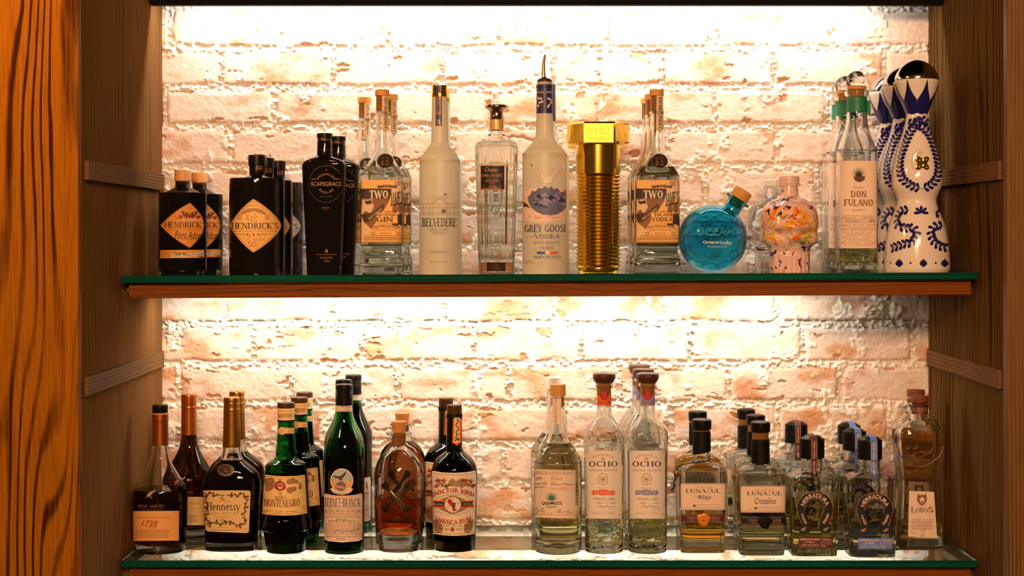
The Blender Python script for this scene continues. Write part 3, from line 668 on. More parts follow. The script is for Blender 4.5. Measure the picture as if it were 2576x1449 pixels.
# ------------------------------------------------------------------ upper shelf
C1, C2, C3, C4, C5 = (380, 330, .2553), (740, 200, .3451), (1160, 120, .4004), (1560, 180, .3589), (2040, 120, .4004)
def done(B, label, group=None): return tag(B.root, label, 'bottle', group)
def blend(B, lo, hi, eb, rb, et=2.0, rt=1.0):
    """Squared body below crop height lo, round neck above hi."""
    z0, z1 = B.zof(lo), B.zof(hi)
    def w(z): t = min(max((z - z0) / (z1 - z0), 0), 1); return t * t * (3 - 2 * t)
    B.e = lambda z: eb + (et - eb) * w(z); B.ratio = lambda z: rb + (rt - rb) * w(z)
def diamond(l, t, r, b, bulge=.06, cu=None):
    cu = cu or (l + r) / 2; cv = (t + b) / 2; C = [(cu, t), (r, cv), (cu, b), (l, cv)]; out = []
    for i in range(4):
        p, q = C[i], C[(i + 1) % 4]
        for k in range(10):
            s = k / 10; m = math.sin(math.pi * s) * bulge; x = p[0] + (q[0] - p[0]) * s; y = p[1] + (q[1] - p[1]) * s
            out.append((x + (x - cu) * m * 2, y + (y - cv) * m * 2))
    return out
def leaf(L, u, v, ang, ln, wd, mat, lay=1):
    c, s = math.cos(ang), math.sin(ang); P = []
    for k in range(12):
        t = 2 * math.pi * k / 12; a = (1 - math.cos(t)) / 2; x = ln * a; y = wd / 2 * math.sin(t) * (0.35 + .9 * a)
        P.append((u + x * c - y * s, v + x * s + y * c))
    L.poly(P, mat, lay, 2)

# squat black gin bottles with orange diamond labels
B = Bottle('gin_bottle', 459.5, 679, C1, [(None, 205, 'c'), (1350, 226), (1322, 235), (665, 235), (640, 232), (628, 222, 'c'), (562, 92), (546, 72, 'c'), (400, 66, 'c')], shelf='U', zc=2.955)
B.solid('body', None, M['black'])
B.solid('cap', [(546, 69, 'c'), (494, 70, 'c'), (486, 81, 'c'), (394, 81), (390, 75, 'c')], M['orangecap'])
L = Lab(B); L.text('HENDRICK\'S', 240, 455, 300, 530, 'brown', 'sans', rot=90, slope=0); L.text('HENDRICK\'S', 312, 440, 366, 530, 'brown', 'sans', rot=90); L.build('cap_print')
def flora(B, ink='ink'):
    L = Lab(B); L.poly(diamond(95, 706, 551, 1150, .05, 382), 'orangep', 0, 5); L.line([(p[0] * .94 + 382 * .06, p[1] * .94 + 928 * .06) for p in diamond(95, 706, 551, 1150, .05, 382)], 2.5, 'brown', 1, True)
    L.text("HENDRICK'S", 140, 895, 540, 950, 'ink', 'serif'); L.text('Flora Adora', 235, 985, 505, 1058, 'ink', 'it', slope=6)
    L.text('DISTILLED AND BOTTLED IN SCOTLAND', 165, 965, 530, 973, 'brown', 'sans'); L.text('Alc. 43.4% by vol.', 300, 1062, 450, 1076, 'brown', 'sans'); L.text('750 mL', 358, 1084, 402, 1096, 'brown', 'sans')
    for sx in (-1, 1):                                   # butterfly and roses
        L.poly([(378, 845), (378 + sx * 20, 800), (378 + sx * 74, 785), (378 + sx * 82, 800), (378 + sx * 55, 835), (378 + sx * 25, 852)], 'brown', 1, 2); L.disc(378 + sx * 45, 808, 13, 10, 'orangep', 2, 14, 1); L.disc(378 + sx * 45, 808, 6, 6, 'ink', 3, 10, 1)
        L.poly([(378, 838), (378 + sx * 28, 825), (378 + sx * 52, 845), (378 + sx * 30, 860)], 'red', 2, 2)
        L.disc(378 + sx * 85, 845, 22, 15, 'red', 1, 14, 1); L.poly([(378 + sx * 60, 830), (378 + sx * 110, 822), (378 + sx * 95, 862), (378 + sx * 70, 868)], 'lgreen', 0.5, 2); L.line([(378 + sx * 115, 855), (378 + sx * 145, 840)], 5, 'brown')
    L.line([(378, 800), (378, 855)], 7, 'ink', 3); L.disc(382, 762, 26, 14, 'copperink', 1, 14, 1)
    L.poly([(305, 862), (380, 872), (455, 862), (455, 876), (380, 886), (305, 876)], 'tan', 1, 2); L.build('label')
    L = Lab(B); L.rect(92, 1172, 553, 1252, 'orangep', 0, 16, 2, -4); L.poly([(205, 1212), (522, 1190), (524, 1225), (207, 1246)], 'cream', 1, 3, dens=5); L.text('From our Cabinet of Curiosities', 214, 1207, 518, 1238, 'ink', 'it', 2, slope=-18)
    L.lines(105, 1190, 190, 1230, 3, 'brown', 4); 
    for k in range(7): leaf(L, 225 + k * 16, 1196 + (k % 3) * 5, .3 * (k % 4), 26, 12, 'brown' if k % 2 else 'lgreen', 3)
    for k in range(5): leaf(L, 460 + k * 12, 1228 + (k % 2) * 6, .5, 24, 11, 'brown' if k % 2 else 'red', 3)
    L.build('lower_label')
flora(B); done(B, 'squat black gin bottle with orange butterfly diamond label, leftmost on upper shelf', 'squat orange-capped gin bottles')
again(B, 502, 3.06, 'squat black gin bottle tucked behind the orange butterfly label bottle', 'squat orange-capped gin bottles')

# tall black gin bottles with cream diamond labels
def hend(zc, px, paper_, front):
    B = Bottle('gin_bottle', px, 686, C1, [(None, 225, 'c'), (1386, 252), (1345, 267), (532, 267), (516, 258, 'c'), (440, 84, 'c'), (433, 74, 'c'), (250, 68, 'c')], shelf='U', zc=zc if front else 2.835)
    B.solid('body', None, M['black']); B.solid('cap', [(433, 73, 'c'), (346, 73, 'c'), (336, 82, 'c'), (246, 82), (240, 76, 'c')], M['blackcap'])
    L = Lab(B); L.text("HENDRICK'S", 1030, 290, 1090, 385, 'copperink', 'sans', rot=90); L.rect(1015, 297, 1030, 322, 'goldink', 1, 2, 2); L.build('cap_print')
    L = Lab(B); D = diamond(777, 668, 1300, 1195, .06, 1008); L.poly(D, paper_, 0, 5)
    for k, w in ((.95, 3), (.90, 1.5)): L.line([(p[0] * k + 1008 * (1 - k), p[1] * k + 930 * (1 - k)) for p in D], w, 'brown', 1, True)
    L.text("HENDRICK'S", 797, 902, 1247, 962, 'ink', 'serif'); L.text('DISTILLED AND BOTTLED IN SCOTLAND', 808, 976, 1235, 988, 'brown2', 'sans'); L.text('G I N', 942, 1004, 1082, 1036, 'ink', 'serif')
    for a, b in ((845, 905), (1120, 1185)): L.line([(a, 1014), (b, 1014)], 3, 'ink')
    L.ring(915, 1018, 12, 12, 3, 'ink', 1); L.ring(1106, 1018, 12, 12, 3, 'ink', 1)
    L.text('1.0 L', 938, 1062, 975, 1078, 'brown', 'sans'); L.text('44% ALC. BY VOL.', 1008, 1062, 1125, 1076, 'brown', 'sans'); L.text('EST. 1886', 960, 1092, 1050, 1107, 'brown', 'serif'); L.text('88 PROOF', 970, 1120, 1044, 1132, 'brown', 'sans')
    for v in (1054, 1084, 1112, 1137): L.line([(900 + (v - 1054) * .9, v), (1130 - (v - 1054) * .9, v)], 2, 'brown2')
    L.poly([(882, 826), (935, 790), (1008, 780), (1080, 790), (1135, 826), (1128, 800), (1075, 766), (1008, 756), (945, 766), (888, 800)], 'tanink', 1, 2)
    L.ring(1008, 790, 105, 55, 3, 'tanink', 1, 15, 165)
    for k in range(9): L.ring(860 + (k % 3) * 14, 830 + (k // 3) * 18, 10, 9, 2.5, 'tanink', 1, n=12); L.ring(1160 - (k % 3) * 14, 830 + (k // 3) * 18, 10, 9, 2.5, 'tanink', 1, n=12)
    for k in range(22): leaf(L, 950 + (k * 37) % 110, 828 + (k * 23) % 60, k * 1.3, 20, 9, 'tanink', 1)
    L.ring(1008, 742, 40, 12, 4, 'tanink', 1, 0, 180, 14)
    L.build('label'); return B
H1 = hend(2.835, 646, 'ambl', True); done(H1, 'tall black gin bottle with cream diamond label facing forward', 'tall black gin bottles')
c = again(H1, 670, 2.944, 'black gin bottle between the front cream diamond bottle and the rearmost one', 'tall black gin bottles')
H3 = hend(2.835, 646, 'white', False); x3 = (699 - VX) * 3.053 / FPX; H3.root.location = (x3, 3.053, SHELF_U + SLOPE_U * x3)
done(H3, 'rearmost tall black gin bottle showing the edge of a white diamond label', 'tall black gin bottles')

# coffin-shouldered black gin bottles
B = Bottle('gin_bottle', 816.6, 685, C1, [(None, 148, 'c'), (1378, 164), (1345, 169), (430, 212), (345, 213), (305, 196), (275, 152), (252, 100), (240, 76, 'c'), (118, 73, 'c'), (66, 64, 'c')], shelf='U', zc=2.885)
blend(B, 330, 235, 5, .66); B.solid('body', None, M['black'])
B.solid('neck_ring', [(112, 68, 'c'), (92, 72), (70, 68, 'c')], M['bronze'], e=2, ratio=1); B.solid('stopper', [(70, 62, 'c'), (66, 76, 'c'), (30, 76), (22, 70, 'c')], M['blackcap'], e=2, ratio=1)
L = Lab(B); L.text('SCAPEGRACE', 1645, 176, 1775, 190, 'bronze', 'sans'); L.build('neck_label')
L = Lab(B); L.text('SCAPEGRACE', 1576, 500, 1874, 540, 'dimcopper', 'bold'); L.arc('PREMIUM', 1725, 520, 84, 150, 30, 22, 'dimcopper', 'sans'); L.arc('BLACK GIN', 1727, 524, 92, 216, 324, 22, 'dimcopper', 'sans', inner=True)
L.text('SMALL', 1582, 465, 1636, 480, 'dimcopper', 'sans'); L.text('BATCH', 1820, 465, 1868, 480, 'dimcopper', 'sans'); L.text('NEW ZEALAND', 1664, 638, 1784, 650, 'bronze', 'sans'); L.text('BLACK', 1690, 747, 1758, 763, 'dimcopper', 'serif'); L.line([(1706, 779), (1742, 779)], 2, 'dimcopper')
L.ring(1725, 520, 168, 180, 4, 'bronze', 1); L.disc(1727, 385, 6, 8, 'dimcopper', 1, 8, 1); L.disc(1606, 557, 6, 7, 'bronze', 1, 8, 1); L.disc(1846, 557, 6, 7, 'bronze', 1, 8, 1)
L.build('lettering'); L = Lab(B); L.poly(rrect(1716, 1172, 1742, 1196, 6), 'dimcopper', 1, 2); L.ring(1729, 1172, 8, 12, 3, 'dimcopper', 1, 0, 180, 12)
L.text('GIN WITH NATURAL FLAVORS', 1626, 1210, 1828, 1220, 'dimcopper', 'sans'); L.text('41.6% ALC/VOL', 1662, 1236, 1790, 1256, 'dimcopper', 'sans'); L.text('750ml', 1702, 1268, 1756, 1288, 'dimcopper', 'sans'); L.build('lower_print')
done(B, 'black gin bottle with coffin shoulders and round copper lettering, front one', 'coffin-shouldered gin bottles')
again(B, 851, 2.975, 'black gin bottle half hidden behind the copper lettered coffin-shouldered one', 'coffin-shouldered gin bottles')

# clear gin bottles with amber poster labels, dark medallion, wooden stopper
def james(px, crop, du, prod, zc, k=1.0, strip='left'):
    """du shifts the measured crop columns; k widens the bottle."""
    pr = [(None, 150, 'c'), (1402, 160), (1380, 162), (1305, 160), (1288, 150), (1270, 142, 'c'), (1214, 142, 'c'), (1204, 152), (1150, 154), (745, 154), (695, 148), (645, 126), (595, 94), (545, 67), (500, 57), (300, 48), (256, 47), (250, 53), (235, 53), (228, 46), (120, 45, 'c')]
    B = Bottle('gin_bottle' if 'GIN' in prod else 'vodka_bottle', px, 686, C2, [(p[0], p[1] * (k if p[0] is None or p[0] > 520 else 1)) + tuple(p[2:]) for p in pr], shelf='U', zc=zc)
    blend(B, 700, 560, 5, .78); B.glass('body', M['clear'], .0028, .014); B.liquid(M['water'], 640)
    B.solid('stopper', [(230, 39, 'c'), (122, 41, 'c'), (120, 52, 'c'), (82, 52), (77, 48, 'c')], M['corkwood'], e=2, ratio=1)
    B.ox = crop[0]; B.k = crop[2] if False else B.k
    q = lambda u: u + du
    L = Lab(B); L.poly([(q(642), 118), (q(692), 118), (q(690), 360), (q(678), 372), (q(664), 392), (q(648), 372), (q(636), 360)], 'tan', 0, 4, dens=4); L.text('PREMIUM GIN' if 'GIN' in prod else 'PREMIUM', q(655), 130, q(674), 335, 'sepia', 'serif', rot=90); L.line([(q(646), 355), (q(664), 378), (q(682), 355)], 2, 'sepia'); L.disc(q(664), 350, 5, 6, 'sepia', 1, 8, 1); L.build('neck_strip')
    mb = MB(); c = Vector(B.pt(q(664), 592, 0)); n_ = 32; rr = 58 * B.k * B.zc / FPX
    tilt = lambda a, r, h: (c.x + r * math.cos(a), c.y - h + r * math.sin(a) * .42, c.z + r * math.sin(a) * .9)
    rings = [[tilt(2 * math.pi * i / n_, r, h) for i in range(n_)] for r, h in ((rr, -.003), (rr, .002), (rr * .9, .0035), (rr * .86, .0022), (.0005, .0022))]
    mb.loft(rings, M['bronze'])
    def bump(ox, oz, ax, az, h): mb.loft([[(c.x + rr * (ox + q_ * ax * math.cos(t)), c.y - .0022 - h * (1 - q_ * q_) - .0004 + rr * .42 * (oz + q_ * az * math.sin(t)), c.z + rr * .9 * (oz + q_ * az * math.sin(t))) for t in [2 * math.pi * i / 16 for i in range(16)]] for q_ in (1, .8, .5, .15)], M['seal'])
    for s in (-1, 1): bump(s * .30, -.02 + s * .04, .20, .30, .0016); bump(s * .30, .34 + s * .04, .30, .10, .0016); bump(s * .30, .42 + s * .04, .17, .16, .0016); bump(s * .32, -.48, .30, .20, .0013)
    mb.build('medallion', B.root, 40)
    L = Lab(B); a0, a1 = q(642) - 152 * k, q(642) + 152 * k; W_ = lambda t: a0 + (a1 - a0) * t
    L.rect(a0, 732, a1, 1188, 'ambl', 0, 20, 8)
    L.rect(a0, 795, W_(.72), 868, 'sepia', 1, 10, 2); L.poly([(W_(.0), 868), (W_(.70), 868), (W_(.52), 960), (W_(.24), 1090), (W_(.1), 1050), (W_(.0), 900)], 'brown2', 1, 4, dens=3)
    L.poly([(W_(.03), 880), (W_(.25), 872), (W_(.30), 930), (W_(.20), 985), (W_(.04), 970)], 'tan', 2, 3); L.poly([(W_(.08), 885), (W_(.24), 880), (W_(.26), 905), (W_(.12), 912)], 'sepia', 3, 2); L.poly([(W_(.0), 985), (W_(.22), 970), (W_(.28), 1020), (W_(.08), 1045)], 'sepia', 3, 2)
    L.poly([(W_(.78), 735), (W_(1), 735), (W_(1), 880), (W_(.66), 900)], 'tan', 1, 3, dens=3)
    for i in range(9): L.line([(W_(.80 + .0 * i), 742 + i * 4), (W_(.99), 742 + i * 4)], 1.6, 'sepia', 2)
    L.text('TWO', W_(.20), 808, W_(.64), 866, 'cream', 'slab', 3); L.text('JAMES', W_(.70), 830, W_(.98), 925, 'sepia', 'slab', 3, slope=-18)
    L.poly([(W_(.38), 772), (W_(.62), 766), (W_(.86), 772), (W_(.84), 792), (W_(.62), 784), (W_(.40), 792)], 'sepia', 2, 3, dens=3); L.text('TWO JAMES SPIRITS', W_(.41), 771, W_(.84), 787, 'ambl', 'sans', 4, bend=4)
    L.poly([(W_(.12), 1010), (W_(.52), 905), (W_(.56), 935), (W_(.16), 1045)], 'sepia', 4, 3, dens=3); L.text('FINEST NEW BRAND', W_(.18), 1008, W_(.50), 1030, 'ambl', 'sans', 5, slope=-80)
    for sx, vv in ((.80, 930), (.92, 925)):
        L.poly([(W_(sx - .04), vv - 22), (W_(sx + .05), vv - 25), (W_(sx + .06), vv + 30), (W_(sx), vv + 55), (W_(sx - .06), vv + 25)], 'brown2', 3, 2); L.poly([(W_(sx - .06), vv - 18), (W_(sx + .05), vv - 34), (W_(sx + .06), vv - 18)], 'sepia', 4, 2); L.poly([(W_(sx - .08), vv + 60), (W_(sx + .06), vv + 50), (W_(sx + .08), vv + 140), (W_(sx - .06), vv + 130)], 'sepia', 3, 2)
    L.rect(W_(.37), 970, W_(.86), 1048, 'ambl', 5, 6, 2)
    if 'GIN' in prod: L.text('OLD COCKNEY', W_(.38), 976, W_(.85), 995, 'sepia', 'slab', 6); L.text('GIN', W_(.36), 1002, W_(.76), 1038, 'brown', 'slab', 6)
    else: L.text('28 ISLAND', W_(.45), 975, W_(.90), 995, 'sepia', 'slab', 6); L.text('VODKA', W_(.38), 1003, W_(.86), 1036, 'brown', 'slab', 6)
    L.text('HANDCRAFTED', W_(.55), 958, W_(.85), 968, 'sepia', 'sans', 6); L.text('CORKTOWN-DETROIT', W_(.24), 1072, W_(.92), 1094, 'sepia', 'serif', 3, bend=14)
    L.text('DISTILLED AND BOTTLED LOCALLY', W_(.32), 1098, W_(.86), 1106, 'brown2', 'sans', 3, bend=8); L.ring(W_(.28), 1122, 14, 10, 3, 'sepia', 3, n=14); L.ring(W_(.88), 1122, 14, 10, 3, 'sepia', 3, n=14); L.text('DETROIT', W_(.46), 1116, W_(.72), 1128, 'brown2', 'serif', 3)
    for v in (1138, 1150, 1168, 1182): L.line([(a0 + 20, v), (a1 - 2, v)], 2.4, 'sepia', 3)
    for i in range(24): L.line([(W_(.08 + i * .038), 1152), (W_(.10 + i * .038), 1166)], 2.5, 'sepia', 3)
    L.poly([(a0, 1040), (W_(.10), 1060), (W_(.22), 1095), (W_(.05), 1188), (a0, 1188)], 'tan', 2, 3, dens=3)
    L.build('label'); return B
J = james(961.6, (740, 200, .3451), 0, 'GIN', 2.885); done(J, 'clear gin bottle with amber poster label and dark seal beside black coffin-shouldered bottles', 'poster label gin bottles')
again(J, 917, 3.035, 'clear gin bottle showing its strip on the left behind the front poster label bottle', 'poster label gin bottles')
again(J, 984, 2.975, 'clear gin bottle half hidden at the right behind the front poster label bottle', 'poster label gin bottles')

# frosted vodka bottle with palace print
B = Bottle('vodka_bottle', 1106.5, 688, C2, [(None, 128, 'c'), (1405, 143), (1375, 148), (650, 148), (615, 147), (588, 142), (560, 132), (535, 117), (512, 97), (492, 80), (470, 69), (440, 63), (250, 59), (110, 57, 'c')], shelf='U', zc=2.885)
B.solid('body', None, M['frost']); B.solid('cap', [(132, 57, 'c'), (128, 63, 'c'), (104, 63, 'c'), (102, 57, 'c'), (98, 59, 'c'), (50, 59), (46, 55, 'c')], M['gold'])
L = Lab(B); L.rect(1026, 47, 1068, 101, 'navy', 2, 5, 2); L.build('cap_band')
L = Lab(B); L.rect(1030, 106, 1078, 342, 'goldink', 0, 6, 4); L.rect(1034, 110, 1075, 337, 'navy', 1, 6, 4); L.text('BELVEDERE', 1041, 122, 1067, 258, 'goldink', 'serif', 2, rot=90); L.text('B', 1042, 292, 1066, 326, 'goldink', 'serif', 2); L.build('neck_label')
L = Lab(B); L.text('BELVEDERE', 937, 1010, 1180, 1072, 'ink', 'serif'); L.text('ORGANIC', 981, 1083, 1128, 1103, 'slate', 'fine'); L.text('VODKA', 1000, 1107, 1110, 1127, 'slate', 'fine')
L.build('lettering'); L = Lab(B); L.text('DISTILLED AND BOTTLED BY', 980, 1246, 1128, 1253, 'grey', 'sans'); L.text('POLMOS ZYRARDOW', 996, 1258, 1112, 1265, 'grey', 'sans'); L.text('40%ALC./VOL. 750 ML', 990, 1326, 1116, 1333, 'grey', 'sans')
L.build('lower_print'); L = Lab(B)
for v in (905, 935, 972, 985): L.line([(922, v), (1206, v)], 1.6, 'grey')
for u in (945, 990, 1010, 1052, 1075, 1113, 1130, 1165): L.line([(u, 905), (u, 985)], 1.6, 'grey')
L.line([(1000, 905), (1062, 866), (1124, 905)], 2.4, 'grey'); L.line([(1005, 868), (1120, 868), (1120, 850), (1005, 850)], 1.6, 'grey', 1, True); L.line([(1092, 868), (1092, 826)], 2, 'grey'); L.poly([(1094, 828), (1110, 831), (1110, 840), (1094, 842)], 'grey', 1, 1)
for u in (958, 968, 1026, 1036, 1086, 1096, 1140, 1152, 1188): L.rect(u, 910, u + 8, 926, 'yink', 1, 2, 1); 
for u in (1026, 1038): L.rect(u, 952, u + 8, 968, 'yink', 1, 2, 1)
L.rect(1074, 946, 1104, 972, 'grey', 1, 3, 1)
rnd = random.Random(3)
def twig(u, v, a, ln, dpt):
    if dpt == 0 or ln < 8: return
    x, y = u + ln * math.cos(a), v - ln * math.sin(a); L.line([(u, v), (x, y)], 1 + dpt * .5, 'wht', 1)
    for s in (-1, 1): twig(x, y, a + s * (.3 + .35 * rnd.random()), ln * .75, dpt - 1)
twig(1206, 880, 2.0, 50, 5); twig(1206, 840, 2.4, 60, 5); twig(925, 860, .9, 40, 4)
L.build('palace_print'); done(B, 'frosted vodka bottle with grey palace print and blue neck strip', 'palace print vodka bottles')
again(B, 1113, 2.985, 'frosted vodka bottle hidden behind the palace print bottle, gold cap peeking right', 'palace print vodka bottles')

# fluted clear vodka bottle with a black plate
B = Bottle('vodka_bottle', 1249, 684, C3, [(None, 106, 'c'), (1405, 113), (1350, 114), (1335, 115), (1000, 124), (660, 134), (622, 134), (600, 124), (585, 100), (565, 72), (548, 52), (525, 46), (520, 52), (510, 53), (450, 52), (440, 48, 'c')], shelf='U', zc=2.885)
zlo, zhi = B.zof(1335), B.zof(640)
def fl_ring(z, rx, ry, e, n=None, cx=0, cyy=0):
    n = 160; t = max(0, min(1, min((z - zlo) / .008, (zhi - z) / .012))); out = []
    for i in range(n):
        a = 2 * math.pi * i / n; q = 1 - .035 * t * (1 - abs(math.cos(10 * a))) ; out.append((rx * q * math.cos(a), ry * q * math.sin(a), z))
    return out
B.ring = fl_ring; B.glass('body', M['clear'], .0035, .024); B.liquid(M['water'], 600, .0032, .0237); del B.ring
B.solid('base_band', [(1402, 88, 'c'), (1346, 88, 'c')], M['rose'])
B.solid('stopper', [(515, 40, 'c'), (442, 40, 'c'), (440, 47, 'c'), (425, 44), (400, 46), (385, 66, 'c'), (378, 74), (366, 74), (362, 70, 'c')], M['rose'])
L = Lab(B); L.rect(190, 450, 262, 512, 'goldink', 1, 6, 3); L.text('1896', 205, 466, 248, 496, 'brown', 'serif', 2); L.build('neck_band')
L = Lab(B); L.rect(122, 738, 273, 895, 'copperink', 0, 10, 4); L.rect(126, 743, 269, 890, 'ink', 1, 10, 4); L.text('Chopin', 150, 750, 228, 786, 'copperink', 'it', 2, slope=3); L.text('FAMILY RESERVE', 132, 794, 260, 810, 'copperink', 'serif', 2); L.text('EST. 1896', 180, 814, 212, 820, 'copperink', 'sans', 2)
for i, (t, a, b) in enumerate((('EXTRA RARE', 160, 232), ('YOUNG POTATO', 150, 240), ('VODKA', 175, 212))): L.text(t, a, 826 + i * 10, b, 834 + i * 10, 'copperink', 'sans', 2)
L.line([(145, 866), (190, 862), (220, 870), (200, 876), (175, 868), (180, 882), (250, 872)], 2.5, 'copperink', 2); L.lines(130, 884, 262, 884, 1, 'copperink', 4, 2)
L.line([(135, 815), (172, 815)], 1.5, 'copperink', 2); L.line([(220, 815), (258, 815)], 1.5, 'copperink', 2); L.build('label')
done(B, 'fluted clear vodka bottle with small black plate and bronze stopper')

# frosted vodka bottle with geese and a pourer
B = Bottle('vodka_bottle', 1370.2, 687, C3, [(None, 120, 'c'), (1404, 136), (1370, 140), (720, 140), (694, 139), (670, 134), (648, 124), (620, 100), (595, 76), (562, 60), (500, 55), (415, 52), (240, 49), (215, 45, 'c')], shelf='U', zc=2.885)
B.solid('body', None, M['frost']); B.solid('capsule', [(415, 53.5, 'c'), (258, 52), (252, 55), (238, 55), (234, 50, 'c')], M['navy'])
L = Lab(B); L.rect(476, 236, 574, 241, 'red', 1, 10, 1); L.text('GOOSE', 478, 274, 522, 286, 'wht', 'serif'); L.text('GREY', 534, 273, 572, 286, 'wht', 'serif')
for u, v in ((482, 318), (496, 322), (488, 345), (502, 340), (480, 365), (540, 320), (552, 328), (544, 360), (556, 345), (538, 372)): L.poly([(u, v), (u + 6, v - 12), (u + 9, v - 2), (u + 16, v - 8), (u + 12, v + 6), (u + 3, v + 6)], 'pink', 1, 1)
L.build('capsule_print')
PR = bpy.data.objects.new('pourer', None); PR.empty_display_size = .01; COL.objects.link(PR); PR.parent = B.root
B.solid('collar', [(236, 44, 'c'), (222, 44), (214, 47), (205, 47), (198, 40, 'c'), (192, 26), (186, 15, 'c')], M['bronze'], parent=PR)
mb = MB(); pp = [(518, 190), (516, 150), (517, 110), (520, 80), (526, 45)]; kk = B.k * B.zc / FPX
mb.tube([((u - 524) * kk, (0 - .004 * (i / 4) ** 2), B.zof(v)) for i, (u, v) in enumerate(pp)], [14 * kk, 12 * kk, 10.5 * kk, 9 * kk, 7 * kk], M['brass'], 14); mb.build('spout', PR, 50)
L = Lab(B); L.poly([(388, 905), (440, 885), (500, 872), (560, 885), (610, 878), (664, 895), (664, 1060), (620, 1085), (520, 1098), (430, 1095), (388, 1075)], 'pink', 0, 5, dens=3)
rnd = random.Random(11)
ridge = [(420 + i * 8, 935 - 62 * math.sin(math.pi * i / 30) ** .7 + 9 * math.sin(i * 1.3) + 6 * rnd.random()) for i in range(31)]
bowl = [(545 + 122 * math.cos(R(a)) - 8 * math.sin(R(a)), 960 + 92 * math.sin(R(a)) + 14 * math.cos(R(a))) for a in range(10, 176, 12)]
L.poly(ridge + bowl, 'slate', 1, 5, c=(545, 965))
for i in range(26):
    u, v = 450 + rnd.random() * 190, 905 + rnd.random() * 70; w_ = 14 + rnd.random() * 22; L.poly([(u, v), (u + w_ * .6, v + w_ * .5), (u + w_, v + w_ * 1.2), (u + w_ * .3, v + w_ * .9), (u - w_ * .4, v + w_ * .7)], ('lilac', 'navy', 'lilac')[i % 3], 2 + i * .03, 2)
L.poly([(388, 965), (420, 985), (436, 1010), (388, 1000)], 'brown', 2, 2); L.poly([(630, 915), (655, 890), (664, 940), (650, 935)], 'brown2', 2, 2)
for i in range(7): L.line([(395 + i * 34, 1052 + (i % 3) * 9), (440 + i * 34, 1048 + (i % 3) * 9)], 5, 'copperink', 2)
for u, v, k in ((540, 850, 1.0), (592, 790, .5), (640, 780, .42), (575, 815, .4), (628, 802, .35)):
    P = [(u - 55 * k, v - 80 * k), (u - 30 * k, v - 62 * k), (u - 5 * k, v - 20 * k), (u + 20 * k, v - 22 * k), (u + 45 * k, v - 48 * k), (u + 30 * k, v - 8 * k), (u, v + 5 * k), (u - 28 * k, v - 2 * k), (u - 18 * k, v - 18 * k)]; L.poly(P, 'wht', 1, 2); L.line(P, 2, 'copperink', 2, True)
L.text('GREY GOOSE', 403, 1112, 663, 1158, 'navy', 'serif', 3); L.text('VODKA', 462, 1171, 618, 1198, 'navy', 'fine', 3); L.line([(410, 1187), (455, 1187)], 2, 'navy'); L.line([(622, 1185), (662, 1180)], 2, 'navy')
L.text('DISTILLED AND BOTTLED', 457, 1217, 620, 1231, 'brown', 'fine', 3); L.text('IN', 536, 1237, 544, 1243, 'brown', 'sans', 3); L.text('FRANCE', 500, 1248, 578, 1267, 'brown', 'fine', 3)
L.rect(478, 1281, 529, 1296, 'blueink', 3, 4, 1); L.rect(529, 1281, 556, 1296, 'wht', 3, 3, 1); L.rect(556, 1281, 606, 1296, 'vermil', 3, 4, 1); L.text('IMPORTED', 460, 1307, 624, 1324, 'navy', 'fine', 3); L.text('1 L', 622, 1337, 640, 1353, 'tanink', 'sans', 3); L.text('% ALC./VOL.', 392, 1336, 458, 1355, 'tanink', 'sans', 3)
L.disc(444, 738, 5, 5, 'ink', 1, 8, 1)
L.build('label'); done(B, 'frosted vodka bottle with flying geese print and a metal pour spout', 'geese print vodka bottles')
G2 = Bottle('vodka_bottle', 1373, 687, C3, [(None, 120, 'c'), (1404, 136), (1370, 140), (720, 140), (694, 139), (670, 134), (648, 124), (620, 100), (595, 76), (562, 60), (500, 55), (415, 52), (240, 49), (215, 45, 'c')], shelf='U', zc=2.885)
G2.solid('body', None, M['frost']); G2.solid('capsule', [(440, 53.5, 'c'), (258, 52), (205, 53), (198, 48, 'c')], M['navy'])
x2 = (1377.5 - VX) * 2.985 / FPX; G2.root.location = (x2, 2.985, SHELF_U + SLOPE_U * x2); done(G2, 'frosted vodka bottle with navy capsule, standing behind the one with the pour spout', 'geese print vodka bottles')

# gold bottle shaped like a bolt
th = [(None, 118, 'c'), (1402, 126), (1385, 128)]
nr = 25; v0, v1 = 1380, 797
for i in range(nr): va = v0 + (v1 - v0) * i / nr; vb = v0 + (v1 - v0) * (i + .5) / nr; vc = v0 + (v1 - v0) * (i + 1) / nr; th += [(va - 2, 128), (vb, 139.5)]
th += [(795, 130, 'c'), (792, 139, 'c'), (603, 139, 'c')]
B = Bottle('vodka_bottle', 1504.7, 687, C3, th, shelf='U', zc=2.89, sub=3)
B.solid('body', None, M['gold'], smooth=50)
mb = MB(); kk = B.k * B.zc / FPX
rg = lambda v, r: [(x * r * kk, y * r * kk, B.zof(v)) for x, y in unit(('p', 6), 48)]
cr = lambda v, r: [(math.cos(2 * math.pi * i / 48) * r * kk, math.sin(2 * math.pi * i / 48) * r * kk, B.zof(v)) for i in range(48)]
mb.loft([cr(612, 150), cr(606, 168), rg(600, 192), rg(594, 196), rg(486, 196), rg(476, 188), cr(470, 150)], M['gold']); mb.build('bolt_head', B.root, 30)
yf = 196 * .866 * kk
class Flat:                                           # a flat face of the bolt head
    def __init__(s, B): s.B = B; s.root = B.root
    def pt(s, u, v, lay):
        d = B.zc - yf; X = (B.ox + u * B.k - VX) * d / FPX - B.xc; Z = EYE - (B.oy + v * B.k - VY) * d / FPX - B.base
        return (X, -yf - .0004 - .0004 * lay, Z)
